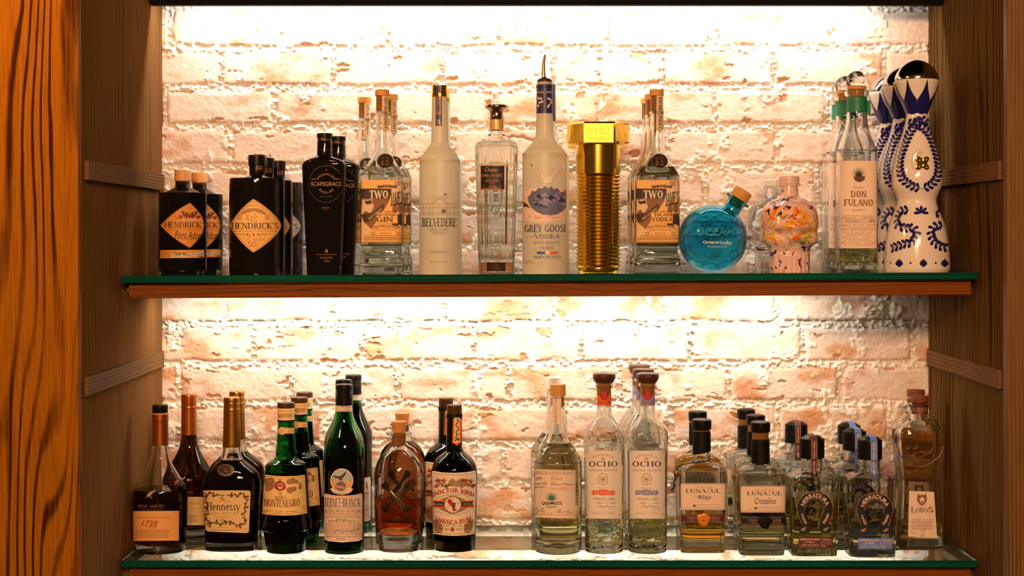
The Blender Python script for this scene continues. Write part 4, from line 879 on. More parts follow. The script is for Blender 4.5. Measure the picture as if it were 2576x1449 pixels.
L = Lab(Flat(B)); L.rect(770, 480, 958, 596, 'goldplate', 0, 4, 2); L.line([(776, 484), (952, 484), (952, 592), (776, 592)], 7, 'goldm', 1, True); L.text('M', 795, 500, 850, 543, 'stamp', 'sans', 2); L.text('82', 868, 500, 937, 543, 'stamp', 'sans', 2); L.text('vodka', 797, 554, 934, 578, 'stamp', 'sans', 2); L.build('label')
done(B, 'gold bottle shaped like a giant hexagonal bolt with threaded shank', 'gold bolt bottles')
again(B, 1503, 3.045, 'gold bolt bottle mostly hidden behind the front gold bolt', 'gold bolt bottles')

# second poster label group: vodka
J2 = james(1652, (1652 - (642 * .3451), 200, .3451), 0, 'VODKA', 2.885, 1.05); done(J2, 'clear vodka bottle with amber poster label beside the blue round bottle', 'poster label vodka bottles')
again(J2, 1639, 2.972, 'clear vodka bottle directly behind the poster label one beside the blue bottle', 'poster label vodka bottles')
again(J2, 1629, 3.058, 'rearmost clear vodka bottle behind the amber poster label by the blue bottle', 'poster label vodka bottles')

# round blue bottle leaning on its side
kk = C4[2] * 2.885 / FPX; RB = 241 * kk
B = Bottle('vodka_bottle', 1792.6, 684, C4, [(None, 60, 'c'), (1395, 90), (1340, 178), (1260, 227), (1178, 241), (1090, 225), (1010, 172), (960, 100), (940, 20)], shelf='U', zc=2.885)
ZC = B.zof(1172); TL = R(33)
def tilt(r, h, a):
    x, y, z = r * math.cos(a), r * math.sin(a), h; return (x * math.cos(TL) + z * math.sin(TL), y, -x * math.sin(TL) + z * math.cos(TL) + ZC)
def blue(prof, mat, part, lo=None, hi=None, n=64):
    mb = MB(); rings = []
    for r, h in prof:
        rg_ = [tilt(r, h, 2 * math.pi * i / n) for i in range(n)]
        if lo is not None: rg_ = [(x, y, max(z, lo)) for x, y, z in rg_]
        if hi is not None: rg_ = [(x, y, min(z, hi)) for x, y, z in rg_]
        rings.append(rg_)
    mb.loft(rings, mat); return mb.build(part, B.root, 30)
def sph(r, a0, a1, n): return [(r * math.cos(R(a0 + (a1 - a0) * i / n)), r * math.sin(R(a0 + (a1 - a0) * i / n))) for i in range(n + 1)]
nk, nz = 62 * kk, 320 * kk; out = sph(RB, -89.9, 74.5, 34) + [(nk * 1.02, RB + 10 * kk), (nk, RB + 40 * kk), (nk, 300 * kk), (nk * 1.05, 308 * kk), (88 * kk, 316 * kk), (92 * kk, 322 * kk), (88 * kk, 328 * kk), (52 * kk, 328 * kk)]
ri = RB - .0035; inn = [(52 * kk, 300 * kk), (50 * kk, RB + 20 * kk)] + [(ri * math.cos(R(a)), ri * math.sin(R(a))) for a in [76 - i * 165.9 / 34 for i in range(35)]]
blue(out, M['blue'], 'body', lo=0.0)
# hollow: add the inner surface to the same body mesh
mb = MB(); n = 64; rings = [[tilt(r, h, 2 * math.pi * i / n) for i in range(n)] for r, h in out]; rings = [[(x, y, max(z, 0)) for x, y, z in q] for q in rings]
ringi = [[tilt(r, h, 2 * math.pi * i / n) for i in range(n)] for r, h in inn]; ringi = [[(x, y, max(z, .004)) for x, y, z in q] for q in ringi]
mb.loft(rings + ringi, M['blue']); old = [c for c in B.root.children if c.name.startswith('body')][0]; me_old = old.data
new = mb.build('body_tmp', None, 30); old.data = new.data; bpy.data.objects.remove(new); bpy.data.meshes.remove(me_old)
lv = B.zof(1052); blue([(r * 1.004, h * 1.004) for r, h in sph(ri, -89.9, 89.9, 40)], M['water'], 'liquid', lo=.0037, hi=lv)
blue([(46 * kk, 275 * kk), (50 * kk, 329 * kk)], M['corkwood'], 'cork'); blue([(64 * kk, 329.5 * kk), (66 * kk, 334 * kk), (66 * kk, 398 * kk), (62 * kk, 404 * kk)], M['corkwood'], 'stopper')
L = Lab(B); L.text('Organic', 582, 1186, 694, 1212, 'wht', 'bold'); L.text('Vodka', 697, 1186, 778, 1212, 'wht', 'sans'); L.text('750ML 40% ALC/VOL 80 PROOF', 610, 1221, 748, 1234, 'sky', 'sans'); L.build('lettering'); L = Lab(B); L.text('OCEAN', 530, 1092, 800, 1150, 'blueb', 'bold', 0); L.build('embossed_lettering')
done(B, 'round turquoise glass bottle leaning sideways with a wooden stopper')

# skull shaped bottles
def skull(px, zc, mat, capmat, paint):
    B = Bottle('vodka_bottle', px, 684, C4, [(None, 130, 'c'), (1396, 140), (1300, 142), (1240, 146), (1214, 168), (1195, 198), (1170, 200), (1120, 195), (1060, 203), (1000, 197), (945, 172), (905, 122), (884, 78), (870, 66), (805, 62), (800, 74, 'c'), (790, 74, 'c'), (788, 60, 'c')], shelf='U', zc=2.91)
    k = C4[2] * 2.91 / FPX; n = 96; mb = MB(); rings = []
    P = dense([((0 if p[0] is None else B.zof(p[0])), B.rof(p[1])) + tuple(p[2:]) for p in [(None, 130, 'c'), (1396, 140), (1350, 142), (1300, 142), (1240, 146), (1214, 168), (1195, 198), (1170, 200), (1120, 195), (1060, 203), (1000, 197), (945, 172), (905, 122), (884, 78), (870, 66), (805, 62)]], 6)
    for z, rx in P:
        v = 1400 - z / k; rg_ = []
        dep = np.interp(v, [800, 870, 905, 950, 1060, 1170, 1215, 1260, 1400], [62, 66, 135, 195, 225, 215, 180, 150, 140]) * k
        for i in range(n):
            a = 2 * math.pi * i / n; x, y = rx * math.cos(a), dep * math.sin(a); fr_ = max(0.0, -math.sin(a))
            ins = 0.0
            for sx in (-1, 1): ins += 44 * math.exp(-(((x / k - sx * 84) / 48) ** 2 + ((v - 1150) / 40) ** 2))
            ins += 24 * math.exp(-((x / k / 24) ** 2 + ((v - 1222) / 32) ** 2)) - 18 * math.exp(-((x / k / 150) ** 2 + ((v - 1090) / 22) ** 2))
            if v > 1275: ins += 5 * math.cos(x / k / 5.2) * sstep(1275, 1290, np.array(v)) - 10
            y2 = y + ins * k * (1 if fr_ > .25 else fr_ * 4)
            rg_.append((x, y2, z))
        rings.append(rg_)
    mb.loft(rings, mat); mb.build('body', B.root, 60)
    B.solid('collar', [(806, 62, 'c'), (803, 78, 'c'), (793, 78, 'c'), (790, 62, 'c')], mat, n=40); B.solid('cap', [(792, 66, 'c'), (790, 71, 'c'), (745, 71), (736, 66, 'c')], capmat, n=40)
    x = (px - VX) * zc / FPX; B.root.location = (x, zc, SHELF_U + SLOPE_U * x); return B
def splatter():
    m, n, l, b = nmat('splattered_enamel')
    tc = n.new('ShaderNodeTexCoord'); sp = n.new('ShaderNodeSeparateXYZ'); l.new(tc.outputs['Object'], sp.inputs[0]); cur = None
    base = n.new('ShaderNodeRGB'); base.outputs[0].default_value = (0.80, 0.56, 0.50, 1); cur = base.outputs[0]
    #          colour            band lo..hi (m)  scale stretch threshold seed
    for col, lo, hi, scl, st, th_, sd in (((.86, .45, .02), .055, .115, 52, (1, 1, 1.7), .52, 0), ((.85, .20, .02), .045, .125, 60, (1, 1, 1.6), .60, 3), ((.30, .33, .48), .03, .13, 70, (1, 1, 1), .66, 7), ((.30, .36, .04), .045, .085, 75, (1, 1, 1.2), .60, 11), ((.75, .03, .02), .085, .15, 95, (1, 1, .8), .62, 15), ((.04, .008, .01), .10, .15, 62, (1, 1, 1), .585, 19), ((.30, .01, .03), .0, .045, 65, (1, 1, .6), .58, 23), ((.02, .025, .16), .0, .055, 80, (1, 1, .7), .615, 27)):
        mp = n.new('ShaderNodeMapping'); mp.inputs['Scale'].default_value = st; mp.inputs['Location'].default_value = (sd * 1.37, sd * .71, sd * .33)
        nz_ = n.new('ShaderNodeTexNoise'); nz_.inputs['Scale'].default_value = scl; nz_.inputs['Detail'].default_value = 2.5; nz_.inputs['Distortion'].default_value = .6
        l.new(tc.outputs['Object'], mp.inputs[0]); l.new(mp.outputs[0], nz_.inputs['Vector'])
        g = n.new('ShaderNodeMapRange'); g.inputs[1].default_value = th_ - .012; g.inputs[2].default_value = th_ + .012; l.new(nz_.outputs['Fac'], g.inputs[0])
        w1 = n.new('ShaderNodeMapRange'); w1.inputs[1].default_value = lo - .008; w1.inputs[2].default_value = lo + .006; l.new(sp.outputs['Z'], w1.inputs[0])
        w2 = n.new('ShaderNodeMapRange'); w2.inputs[1].default_value = hi + .008; w2.inputs[2].default_value = hi - .006; l.new(sp.outputs['Z'], w2.inputs[0])
        a = n.new('ShaderNodeMath'); a.operation = 'MULTIPLY'; l.new(w1.outputs[0], a.inputs[0]); l.new(w2.outputs[0], a.inputs[1])
        c = n.new('ShaderNodeMath'); c.operation = 'MULTIPLY'; l.new(a.outputs[0], c.inputs[0]); l.new(g.outputs[0], c.inputs[1])
        mx = n.new('ShaderNodeMix'); mx.data_type = 'RGBA'; l.new(c.outputs[0], mx.inputs[0]); l.new(cur, mx.inputs[6]); mx.inputs[7].default_value = (*col, 1); cur = mx.outputs[2]
    l.new(cur, b.inputs['Base Color']); b.inputs['Roughness'].default_value = .12; b.inputs['Coat Weight'].default_value = .5; return m
S1 = skull(1985, 2.895, splatter(), pm('pale_pink_cap', (.72, .52, .46), .3), True); done(S1, 'skull-shaped bottle splattered with red, orange and blue paint', 'skull bottles')
S2 = skull(1948, 3.055, M['clear'], pm('pale_cap', (.7, .66, .6), .3), False); done(S2, 'clear glass skull-shaped bottle behind the paint-splattered skull', 'skull bottles')

# clear tequila bottles with glass ball stoppers
B = Bottle('tequila_bottle', 2155.3, 684, C5, [(None, 110, 'c'), (1392, 120), (1365, 123), (705, 123), (650, 117), (590, 101), (530, 81), (470, 67), (405, 62), (318, 60), (310, 64), (302, 74), (288, 76), (274, 74), (266, 62, 'c')], shelf='U', zc=2.885)
blend(B, 680, 540, 3.2, .95); B.glass('body', M['clear'], .003, .016); B.liquid(M['straw'], 1262)
B.solid('stopper', [(318, 46, 'c'), (266, 47, 'c'), (262, 58, 'c'), (242, 56, 'c')], M['corkwood'], e=2, ratio=1)
bs = [(212 + 66 * math.cos(R(a)), max(66 * math.sin(R(a)), 1)) for a in range(38, 181, 9)]
B.solid('glass_ball', [(v, w) for v, w in bs], M['clear'], e=2, ratio=1)
B.solid('neck_band', [(405, 64.5, 'c'), (312, 63, 'c')], M['dgreen'], e=2, ratio=1)
mb = MB(); kk = B.k * B.zc / FPX; mb.box(52 * kk, 84 * kk, -.004, -.0034, B.zof(422), B.zof(332), M['dgreen']); mb.box(50 * kk, 58 * kk, -.0044, -.0040, B.zof(400), B.zof(318), M['peach']); mb.build('paper_tag', B.root, 0)
def agave(L, u, v, s, mat, n=13, half=True, lay=2):
    for i in range(n):
        a = R(8 + 164 * i / (n - 1)); ln = s * (0.7 + .3 * math.sin(a)); w = s * .085
        L.poly([(u - w * math.sin(a), v - w * math.cos(a) * .3), (u + ln * math.cos(a), v - ln * math.sin(a)), (u + w * math.sin(a), v + w * math.cos(a) * .3)], mat, lay, 1)
L = Lab(B); L.rect(165, 710, 411, 1260, 'peach', 0, 16, 4)
agave(L, 300, 812, 68, 'ink'); L.poly([(265, 815), (285, 806), (310, 812), (338, 806), (336, 830), (310, 844), (280, 838)], 'brown', 3, 2)
L.text('TEQUILA', 266, 874, 336, 884, 'brown', 'fine'); L.text('DON', 250, 900, 348, 940, 'brown2', 'slab'); L.text('FULANO', 209, 953, 388, 994, 'brown2', 'slab'); L.text('BLANCO', 260, 1014, 338, 1026, 'brown', 'fine')
for v in (1056, 1078, 1102, 1128, 1150, 1214, 1236, 1246): L.line([(188, v), (402, v)], 1.8, 'brown2')
L.text('100% PURO DE AGAVE', 190, 1063, 280, 1073, 'brown2', 'sans'); L.text('PRODUCT OF MEXICO', 325, 1062, 400, 1072, 'brown2', 'sans'); L.text('LOT:', 190, 1086, 206, 1096, 'brown2', 'sans'); L.text('07DYB22', 218, 1082, 296, 1097, 'ink', 'it'); L.line([(304, 1080), (304, 1100)], 1.8, 'brown2'); L.text('BOTTLE:', 310, 1085, 345, 1095, 'brown2', 'sans'); L.text('16898', 356, 1081, 398, 1096, 'ink', 'it')
for t, v, a, b in (('ESTATE GROWN - FAMILY OWNED - 5 GENERATIONS', 1110, 190, 402), ('NATURALLY FERMENTED - DISTILLED IN COPPER', 1134, 190, 400), ('SELECTED MATURE AGAVE', 1160, 208, 384), ('PROPRIETARY YEAST', 1172, 224, 370), ('WELL WATER - 100% NATURAL', 1185, 200, 390), ('NON-CHILL FILTERED', 1198, 224, 368), ('40% ALC./VOL. (80 PROOF)', 1222, 190, 310), ('NET CONT. 750ml', 1222, 338, 400)): L.text(t, a, v, b, v + 9, 'brown2', 'fine' if v > 1155 and v < 1210 else 'sans')
L.build('label'); done(B, 'clear tequila bottle with round glass stopper, green neck band and agave label', 'glass ball tequila bottles')
again(B, 2127, 2.972, 'glass-stoppered tequila bottle just behind the front agave label one', 'glass ball tequila bottles')
again(B, 2117, 3.062, 'rearmost glass-stoppered tequila bottle by the painted skull', 'glass ball tequila bottles')

# white and blue painted porcelain decanters with metal domes
CP = [(None, 194, 'c'), (1388, 203), (1360, 203), (1300, 200), (1200, 190), (1100, 168), (1030, 140), (985, 124), (955, 121), (925, 130), (880, 150), (835, 156), (780, 152), (700, 136), (600, 108), (520, 84), (470, 72), (430, 66), (412, 66), (395, 72), (350, 92), (300, 112), (250, 128), (225, 136), (212, 138, 'c'), (205, 132, 'c')]
B = Bottle('tequila_decanter', 2306.3, 684, C5, CP, shelf='U', zc=2.833)
B.solid('body', None, M['porcelain'], smooth=60)
B.solid('dome_stopper', [(206, 134, 'c'), (202, 136), (180, 133), (150, 119), (120, 95), (95, 60), (82, 28), (77, 1)], M['pewter'], smooth=70)
mb = MB(); rr = lambda v: float(np.interp(B.zof(v), B.Pz, B.Pr)) + .0006
sp_ = lambda a, v: (rr(v) * math.sin(a), -rr(v) * math.cos(a), B.zof(v))
n = 7                                                  # blue crown: a scalloped band with tall points
for i in range(n):
    a0 = 2 * math.pi * (i - .5) / n + .22; a1 = a0 + 2 * math.pi / n; am = (a0 + a1) / 2; rows = [(418 + 6, 1.0), (405, 1.0), (385, 1.0), (360, 1.0), (335, .98), (322, .80), (300, .52), (275, .30), (250, .16), (230, .08), (212, .02)]
    vs = []
    for r_, (v, w) in enumerate(rows):
        for j in range(9):
            s = j / 8 * 2 - 1; vv = v - (9 * abs(s) if r_ == 0 else 0); vs.append(sp_(am + s * w * (a1 - a0) / 2, vv))
    mb.add(vs, [(r_ * 9 + j, r_ * 9 + j + 1, r_ * 9 + j + 10, r_ * 9 + j + 9) for r_ in range(len(rows) - 1) for j in range(8)], M['cobalt'])
mb.build('crown_pattern', B.root, 60)
L = Lab(B)
def garland(path, ln=37, wd=22, gap=27):
    P = []; acc = gap * .5
    for i in range(len(path) - 1):
        a, b = path[i], path[i + 1]; ln_ = math.hypot(b[0] - a[0], b[1] - a[1])
        while acc < ln_: P.append((a[0] + (b[0] - a[0]) * acc / ln_, a[1] + (b[1] - a[1]) * acc / ln_, math.atan2(b[1] - a[1], b[0] - a[0]))); acc += gap
        acc -= ln_
    for u, v, t in P:
        for s in (-1, 1): leaf(L, u, v, t + s * .85, ln, wd, 'cobalt', 1)
    L.line(path, 2.2, 'cobalt', 1)
def curve(pts, n=8): return [(float(a), float(b)) for a, b in dense([(p[0], p[1] + 1000) for p in pts], n)] if False else cat2(pts, n)
def cat2(pts, n=6):
    out = []
    for i in range(len(pts) - 1):
        p1, p2 = np.array(pts[i], float), np.array(pts[i + 1], float); p0 = np.array(pts[i - 1], float) if i else p1; p3 = np.array(pts[i + 2], float) if i + 2 < len(pts) else p2
        for k in range(n):
            t = k / n; q = .5 * (2 * p1 + (p2 - p0) * t + (2 * p0 - 5 * p1 + 4 * p2 - p3) * t * t + (3 * p1 - p0 - 3 * p2 + p3) * t ** 3); out.append((q[0], q[1]))
    out.append(tuple(map(float, pts[-1]))); return out
garland(cat2([(694, 885), (640, 870), (585, 830), (560, 770), (560, 700), (585, 620), (620, 540), (655, 490), (690, 462)])); garland(cat2([(696, 885), (740, 868), (780, 830), (800, 770), (796, 700), (775, 620), (745, 550), (705, 505), (690, 495)]))
garland(cat2([(600, 480), (650, 470), (690, 455), (735, 468)]))
garland(cat2([(625, 1020), (570, 1025), (540, 1060), (545, 1110), (590, 1130), (640, 1135), (660, 1165), (640, 1215), (580, 1235), (500, 1262)])); garland(cat2([(835, 1120), (790, 1120), (758, 1150), (765, 1205), (800, 1240), (845, 1255)])); garland(cat2([(770, 1030), (800, 1040)]))
for k in range(5): leaf(L, 692, 1038, math.pi + k * math.pi / 4, 46, 20, 'cobalt', 1)
for u in (556, 706, 838):
    for k in range(5): leaf(L, u, 1378, -math.pi / 2 + (k - 2) * .32, 52 - 8 * abs(k - 2), 17, 'cobalt', 1)
for u in (497, 626, 782): L.disc(u, 1352, 6, 7, 'cobalt', 1, 12, 1)
o1 = L.build('painted_garland'); o2 = o1.copy(); COL.objects.link(o2); o2.rotation_euler = (0, 0, math.pi); o2.parent = B.root
mb = MB(); c = Vector(B.pt(697, 726, 0)); kk = B.k * B.zc / FPX
mb.loft([[(c.x + r * math.cos(a), c.y + h - (0) , c.z + 1.5 * r * math.sin(a)) for a in [2 * math.pi * i / 40 for i in range(40)]] for r, h in ((62 * kk, .006), (60 * kk, -.0005), (50 * kk, -.0012), (46 * kk, .0008), (1 * kk, .0005))], M['porcelain']); 
mb.build('raised_oval', B.root, 60)
mb = MB()
for q in range(4):                                     # gilt four-petal flower
    a = math.pi / 4 + q * math.pi / 2; P = []
    for h, s in ((0, 1), (.0022, .92), (.0028, .6), (.0014, .3)):
        P.append([(c.x + kk * (30 * math.cos(a) + s * (26 * math.cos(t) * math.cos(a) - 19 * math.sin(t) * math.sin(a))), c.y - .0008 - h, c.z + kk * (30 * math.sin(a) + s * (26 * math.cos(t) * math.sin(a) + 19 * math.sin(t) * math.cos(a)))) for t in [2 * math.pi * i / 16 for i in range(16)]])
    mb.loft(P, M['gold'])
    a = q * math.pi / 2; mb.loft([[(c.x + kk * (20 * math.cos(a) + s * (16 * math.cos(t) * math.cos(a) - 6 * math.sin(t) * math.sin(a))), c.y - .0006 - h, c.z + kk * (20 * math.sin(a) + s * (16 * math.cos(t) * math.sin(a) + 6 * math.sin(t) * math.cos(a)))) for t in [2 * math.pi * i / 12 for i in range(12)]] for h, s in ((0, 1), (.0015, .8))], M['gold'])
mb.loft([[(c.x + r * kk * math.cos(t), c.y - h, c.z + r * kk * math.sin(t)) for t in [2 * math.pi * i / 16 for i in range(16)]] for r, h in ((12, .001), (12, .003), (6, .005))], M['gold']); mb.build('gilt_flower', B.root, 40)
done(B, 'white porcelain decanter with blue garlands and metal dome, foremost of three', 'painted porcelain decanters'); CA = B
again(B, 2271, 2.953, 'middle porcelain decanter, squeezed between the foremost and rearmost painted ones', 'painted porcelain decanters')
again(B, 2236, 3.072, 'rearmost porcelain decanter showing white and blue left of the other two', 'painted porcelain decanters')

# ------------------------------------------------------------------ lower shelf
L1, L2, L3, L4, L5, L6 = (310, 970, .3036), (640, 930, .3312), (920, 980, .2968), (1320, 910, .3451), (1670, 1000, .2829), (1960, 970, .3037)
# teardrop cognac bottles
def remy(black):
    pr = [(None, 175, 'c'), (1365, 200), (1335, 212), (1250, 218), (1000, 224), (900, 223), (850, 214), (800, 190), (740, 156), (680, 119), (620, 90), (560, 74), (490, 66), (300, 64), (240, 62, 'c')]
    B = Bottle('cognac_bottle', 403, 1389, L1, pr, ratio=.88)
    B.glass('body', M['clear'], .003, .014); B.liquid(M['cognac'], 855 if black else 475)
    if black:
        B.solid('capsule', [(492, 68, 'c'), (300, 66), (290, 68), (235, 67, 'c')], M['copper'], ratio=1); B.solid('cork_collar', [(236, 60, 'c'), (222, 60, 'c')], M['corkwood'], ratio=1); B.solid('cap', [(223, 62, 'c'), (215, 64), (166, 64), (159, 58, 'c')], M['blackcap'], ratio=1)
    else:
        B.solid('capsule', [(492, 68, 'c'), (262, 65), (250, 68), (242, 65), (235, 66), (150, 66), (142, 60, 'c')], M['copper'], ratio=1)
    L = Lab(B); L.rect(82, 1040, 460, 1287, 'orl' if black else 'yel', 0, 20, 4, -3); L.text('ROYAL REPUTATION OF EXCELLENCE', 110, 1082, 395, 1098, 'brown2', 'fine', bend=-4); L.text('1738', 155, 1118, 285, 1168, 'red', 'it'); L.text('ACCORD ROYAL', 205, 1171, 280, 1179, 'brown2', 'sans'); L.lines(100, 1198, 385, 1258, 6, 'brown2', 4, seed=4); L.build('label')
    L = Lab(B); L.text('REMY MARTIN', 130, 986, 335, 1012, 'brown2', 'serif'); L.lines(150, 1028, 335, 1028, 1, 'brown2', 4); L.build('glass_print')
    L = Lab(B)                                         # a leaping centaur in gold
    L.poly([(195, 905), (225, 880), (262, 870), (240, 895), (215, 925)], 'copperink', 0, 2); L.line([(240, 888), (268, 872), (262, 858)], 6, 'copperink'); L.line([(205, 910), (190, 930)], 5, 'copperink'); L.line([(225, 915), (240, 935)], 5, 'copperink'); L.build('emblem')
    mb = MB(); c = Vector(B.pt(265, 745, 0)); k = B.k * B.zc / FPX
    for r0 in (62, 50): mb.tube([(c.x + k * r0 * math.cos(a), c.y + .012 * (math.sin(a) * .5 + .0) * 1.2 , c.z + k * 52 / 62 * r0 * math.sin(a)) for a in [2 * math.pi * i / 32 for i in range(33)]], .0008, M['clear'], 6)
    return B
B = remy(True); done(B, 'teardrop cognac bottle with black cap and orange label, leftmost on the lower shelf', 'teardrop cognac bottles')
B2 = remy(False); x = (475.5 - VX) * 3.03 / FPX; B2.root.location = (x, 3.03, SHELF_L); done(B2, 'teardrop cognac bottle with full copper capsule, standing against the brick wall', 'teardrop cognac bottles')

# broad shouldered cognac bottles
B = Bottle('cognac_bottle', 583, 1384, L1, [(None, 205, 'c'), (1350, 214), (1300, 216), (1000, 228), (830, 238), (780, 236), (735, 222), (700, 196), (660, 150), (625, 108), (600, 88), (560, 78), (505, 72), (200, 66), (100, 62, 'c')], ratio=.62)
blend(B, 740, 580, 2.6, .62); B.glass('body', M['clear'], .003, .014); B.liquid(M['cognac'], 610)
B.solid('capsule', [(506, 74, 'c'), (490, 73), (484, 75), (480, 73), (210, 67), (203, 69), (192, 69), (186, 66), (150, 66), (146, 68), (140, 66), (102, 65), (95, 58, 'c')], M['goldm'], e=2, ratio=1)
L = Lab(B); L.line(cat2([(848, 375), (870, 345), (885, 335), (880, 350), (900, 320), (915, 315), (912, 330), (935, 285), (945, 310)]), 3, 'brown'); L.build('signature')
L = Lab(B); L.poly([(665, 868), (1040, 868), (1055, 882), (1040, 1210), (1022, 1222), (700, 1208), (682, 1192), (659, 880)], 'yel', 0, 6, dens=6)
L.text('Hennessy', 697, 965, 972, 1052, 'ink', 'serif_lc', 2); L.text('VERY SPECIAL', 720, 1048, 940, 1066, 'tanink', 'fine', 2); L.text('COGNAC', 758, 1078, 886, 1098, 'tanink', 'fine', 2)
L.line([(800, 910), (838, 905), (805, 935), (842, 945)], 9, 'brown', 2); L.text('Maison fondee', 785, 952, 880, 962, 'tanink', 'it', 2); L.text('JAS HENNESSY & CO', 775, 1170, 872, 1180, 'brown2', 'sans', 2); L.text('Produced and bottled in Cognac, France', 730, 1190, 942, 1203, 'brown', 'it', 2); L.text('1 Liter', 988, 1184, 1022, 1195, 'brown2', 'sans', 2)
vine = cat2([(770, 905), (730, 895), (690, 900), (685, 940), (700, 1000), (692, 1060), (700, 1120), (720, 1150), (770, 1130), (820, 1150), (870, 1125), (920, 1150), (970, 1160), (1005, 1130), (1000, 1060), (1015, 1000), (1022, 940), (1005, 905), (960, 900), (915, 910), (880, 905)], 4); L.line(vine, 6, 'brown2', 1)
for i, (u, v) in enumerate(vine[::2]): leaf(L, u, v, i * 1.9, 24, 20, 'brown', 2); leaf(L, u, v, i * 1.9 + 2.4, 20, 18, 'brown2', 2)
L.ring(822, 1120, 13, 13, 4, 'brown', 2, n=14); L.build('label')
L = Lab(B); L.disc(850, 700, 72, 52, 'ink', 0, 32, 3); L.ring(850, 700, 64, 46, 4, 'goldink', 1); L.ring(850, 700, 48, 34, 2, 'goldink', 1); L.line([(825, 690), (858, 683), (838, 705), (865, 712)], 4, 'goldink', 2); L.build('medallion')
done(B, 'broad-shouldered cognac bottle with gold capsule and yellow vine border label', 'broad-shouldered cognac bottles')
again(B, 596, 3.0, 'broad-shouldered cognac bottle behind the vine border label bottle', 'broad-shouldered cognac bottles')

# green amaro bottles with a stepped foot
pr = [(None, 140, 'c'), (1372, 146), (1340, 152), (1215, 172, 'c'), (1200, 190, 'c'), (1170, 195), (1130, 190), (1100, 181), (950, 170), (800, 160), (740, 156), (712, 148), (694, 122), (676, 92), (655, 78), (620, 77), (560, 71), (480, 66), (390, 62), (260, 60, 'c')]
B = Bottle('amaro_bottle', 719.5, 1388, L2, pr)
B.glass('body', M['green'], .003, .012); B.liquid(M['amaro'], 765)
B.solid('capsule', [(390, 63, 'c'), (384, 65), (376, 65, 'c'), (374, 64, 'c'), (330, 64), (326, 66), (318, 64), (308, 64), (304, 66), (296, 64), (288, 64, 'c')], M['yel']); B.solid('lower_ring', [(392, 64.5, 'c'), (388, 66), (378, 66, 'c')], M['blackcap']); B.solid('cap', [(289, 63, 'c'), (284, 66), (254, 66), (247, 61, 'c')], M['walnut'])
L = Lab(B); L.text('MONTENEGRO', 186, 342, 280, 364, 'brown', 'serif', slope=-6); L.text('Amaro', 205, 330, 240, 338, 'brown', 'sans'); L.build('capsule_print')
L = Lab(B); L.rect(177, 440, 305, 486, 'goldink', 0, 12, 2); L.rect(177, 447, 305, 479, 'yel', 1, 12, 2); L.disc(212, 464, 28, 32, 'goldink', 2, 20, 2); L.disc(212, 464, 22, 26, 'yel', 3, 20, 2); L.text('M', 200, 450, 224, 478, 'goldink', 'serif', 4)
for u in (252, 268, 284): L.rect(u, 455, u + 8, 472, 'goldink', 2, 2, 1)
L.build('neck_label')
L = Lab(B); L.poly([(80, 795), (160, 806), (240, 809), (320, 806), (394, 795), (402, 950), (410, 1088), (320, 1104), (230, 1108), (130, 1105), (54, 1092), (66, 950)], 'yel', 0, 6, dens=4)
L.line([(58, 1075), (130, 1088), (230, 1092), (320, 1088), (408, 1072)], 2, 'brown2', 1); L.line([(82, 808), (160, 817), (240, 820), (320, 817), (392, 808)], 2, 'brown2', 1)
L.text('Amaro', 152, 958, 240, 982, 'brown', 'serif', 2); L.text('MONTENEGRO', 78, 975, 342, 1030, 'ink', 'serif', 2, bend=-12); L.text('PREMIATA', 88, 1024, 155, 1040, 'vermil', 'serif', 2); L.text('1885', 163, 1036, 222, 1056, 'brown', 'serif', 2); L.text('SPECIALITA', 230, 1026, 320, 1044, 'vermil', 'serif', 2)
L.text('LIQUEUR', 162, 1074, 222, 1083, 'brown', 'sans', 2); L.lines(60, 1072, 150, 1080, 1, 'brown2', 4, 2); L.lines(240, 1076, 330, 1076, 1, 'brown2', 4, 2); L.text('BOLOGNA - ITALIA', 120, 1094, 278, 1103, 'tanink', 'sans', 2); L.text('23% ALC/VOL', 368, 1050, 404, 1062, 'brown', 'sans', 2); L.line(cat2([(335, 1050), (360, 1035), (375, 1030), (365, 1045), (395, 1025)]), 2.5, 'vermil', 2)
for u, v, r in ((100, 850, 24), (128, 845, 26), (150, 870, 20), (118, 885, 30), (105, 905, 18), (262, 850, 20), (290, 845, 22), (318, 850, 15), (268, 915, 24), (300, 905, 18), (345, 870, 12), (345, 895, 14)): L.disc(u, v, r, r, 'brown2', 1, 18, 2); L.ring(u, v, r * .7, r * .7, 3, 'goldink', 2, n=16); L.disc(u, v, r * .4, r * .4, 'tanink', 2, 10, 1)
L.poly([(160, 860), (196, 838), (232, 860), (240, 900), (215, 918), (180, 918), (155, 900)], 'red', 1, 3); L.poly([(178, 865), (216, 865), (214, 895), (197, 908), (180, 895)], 'cream', 2, 2); L.poly([(182, 870), (197, 868), (197, 890), (184, 890)], 'lgreen', 3, 1); L.poly([(198, 868), (212, 870), (210, 890), (198, 890)], 'red', 3, 1); L.poly([(180, 838), (186, 828), (210, 828), (214, 838)], 'goldink', 2, 1); L.disc(197, 938, 13, 16, 'goldink', 1, 14, 2); L.build('label')
done(B, 'green amaro bottle with stepped foot and yellow crest label, front of three', 'stepped green amaro bottles')
c = again(B, 753, 2.972, 'middle amaro bottle with stepped foot, partly behind the yellow crest label bottle', 'stepped green amaro bottles')
refill(c, B, M['amaro'], 520)
c = again(B, 766, 3.068, 'rearmost amaro bottle with stepped foot, nearest the brick wall', 'stepped green amaro bottles')

refill(c, B, M['amaro'], 480)
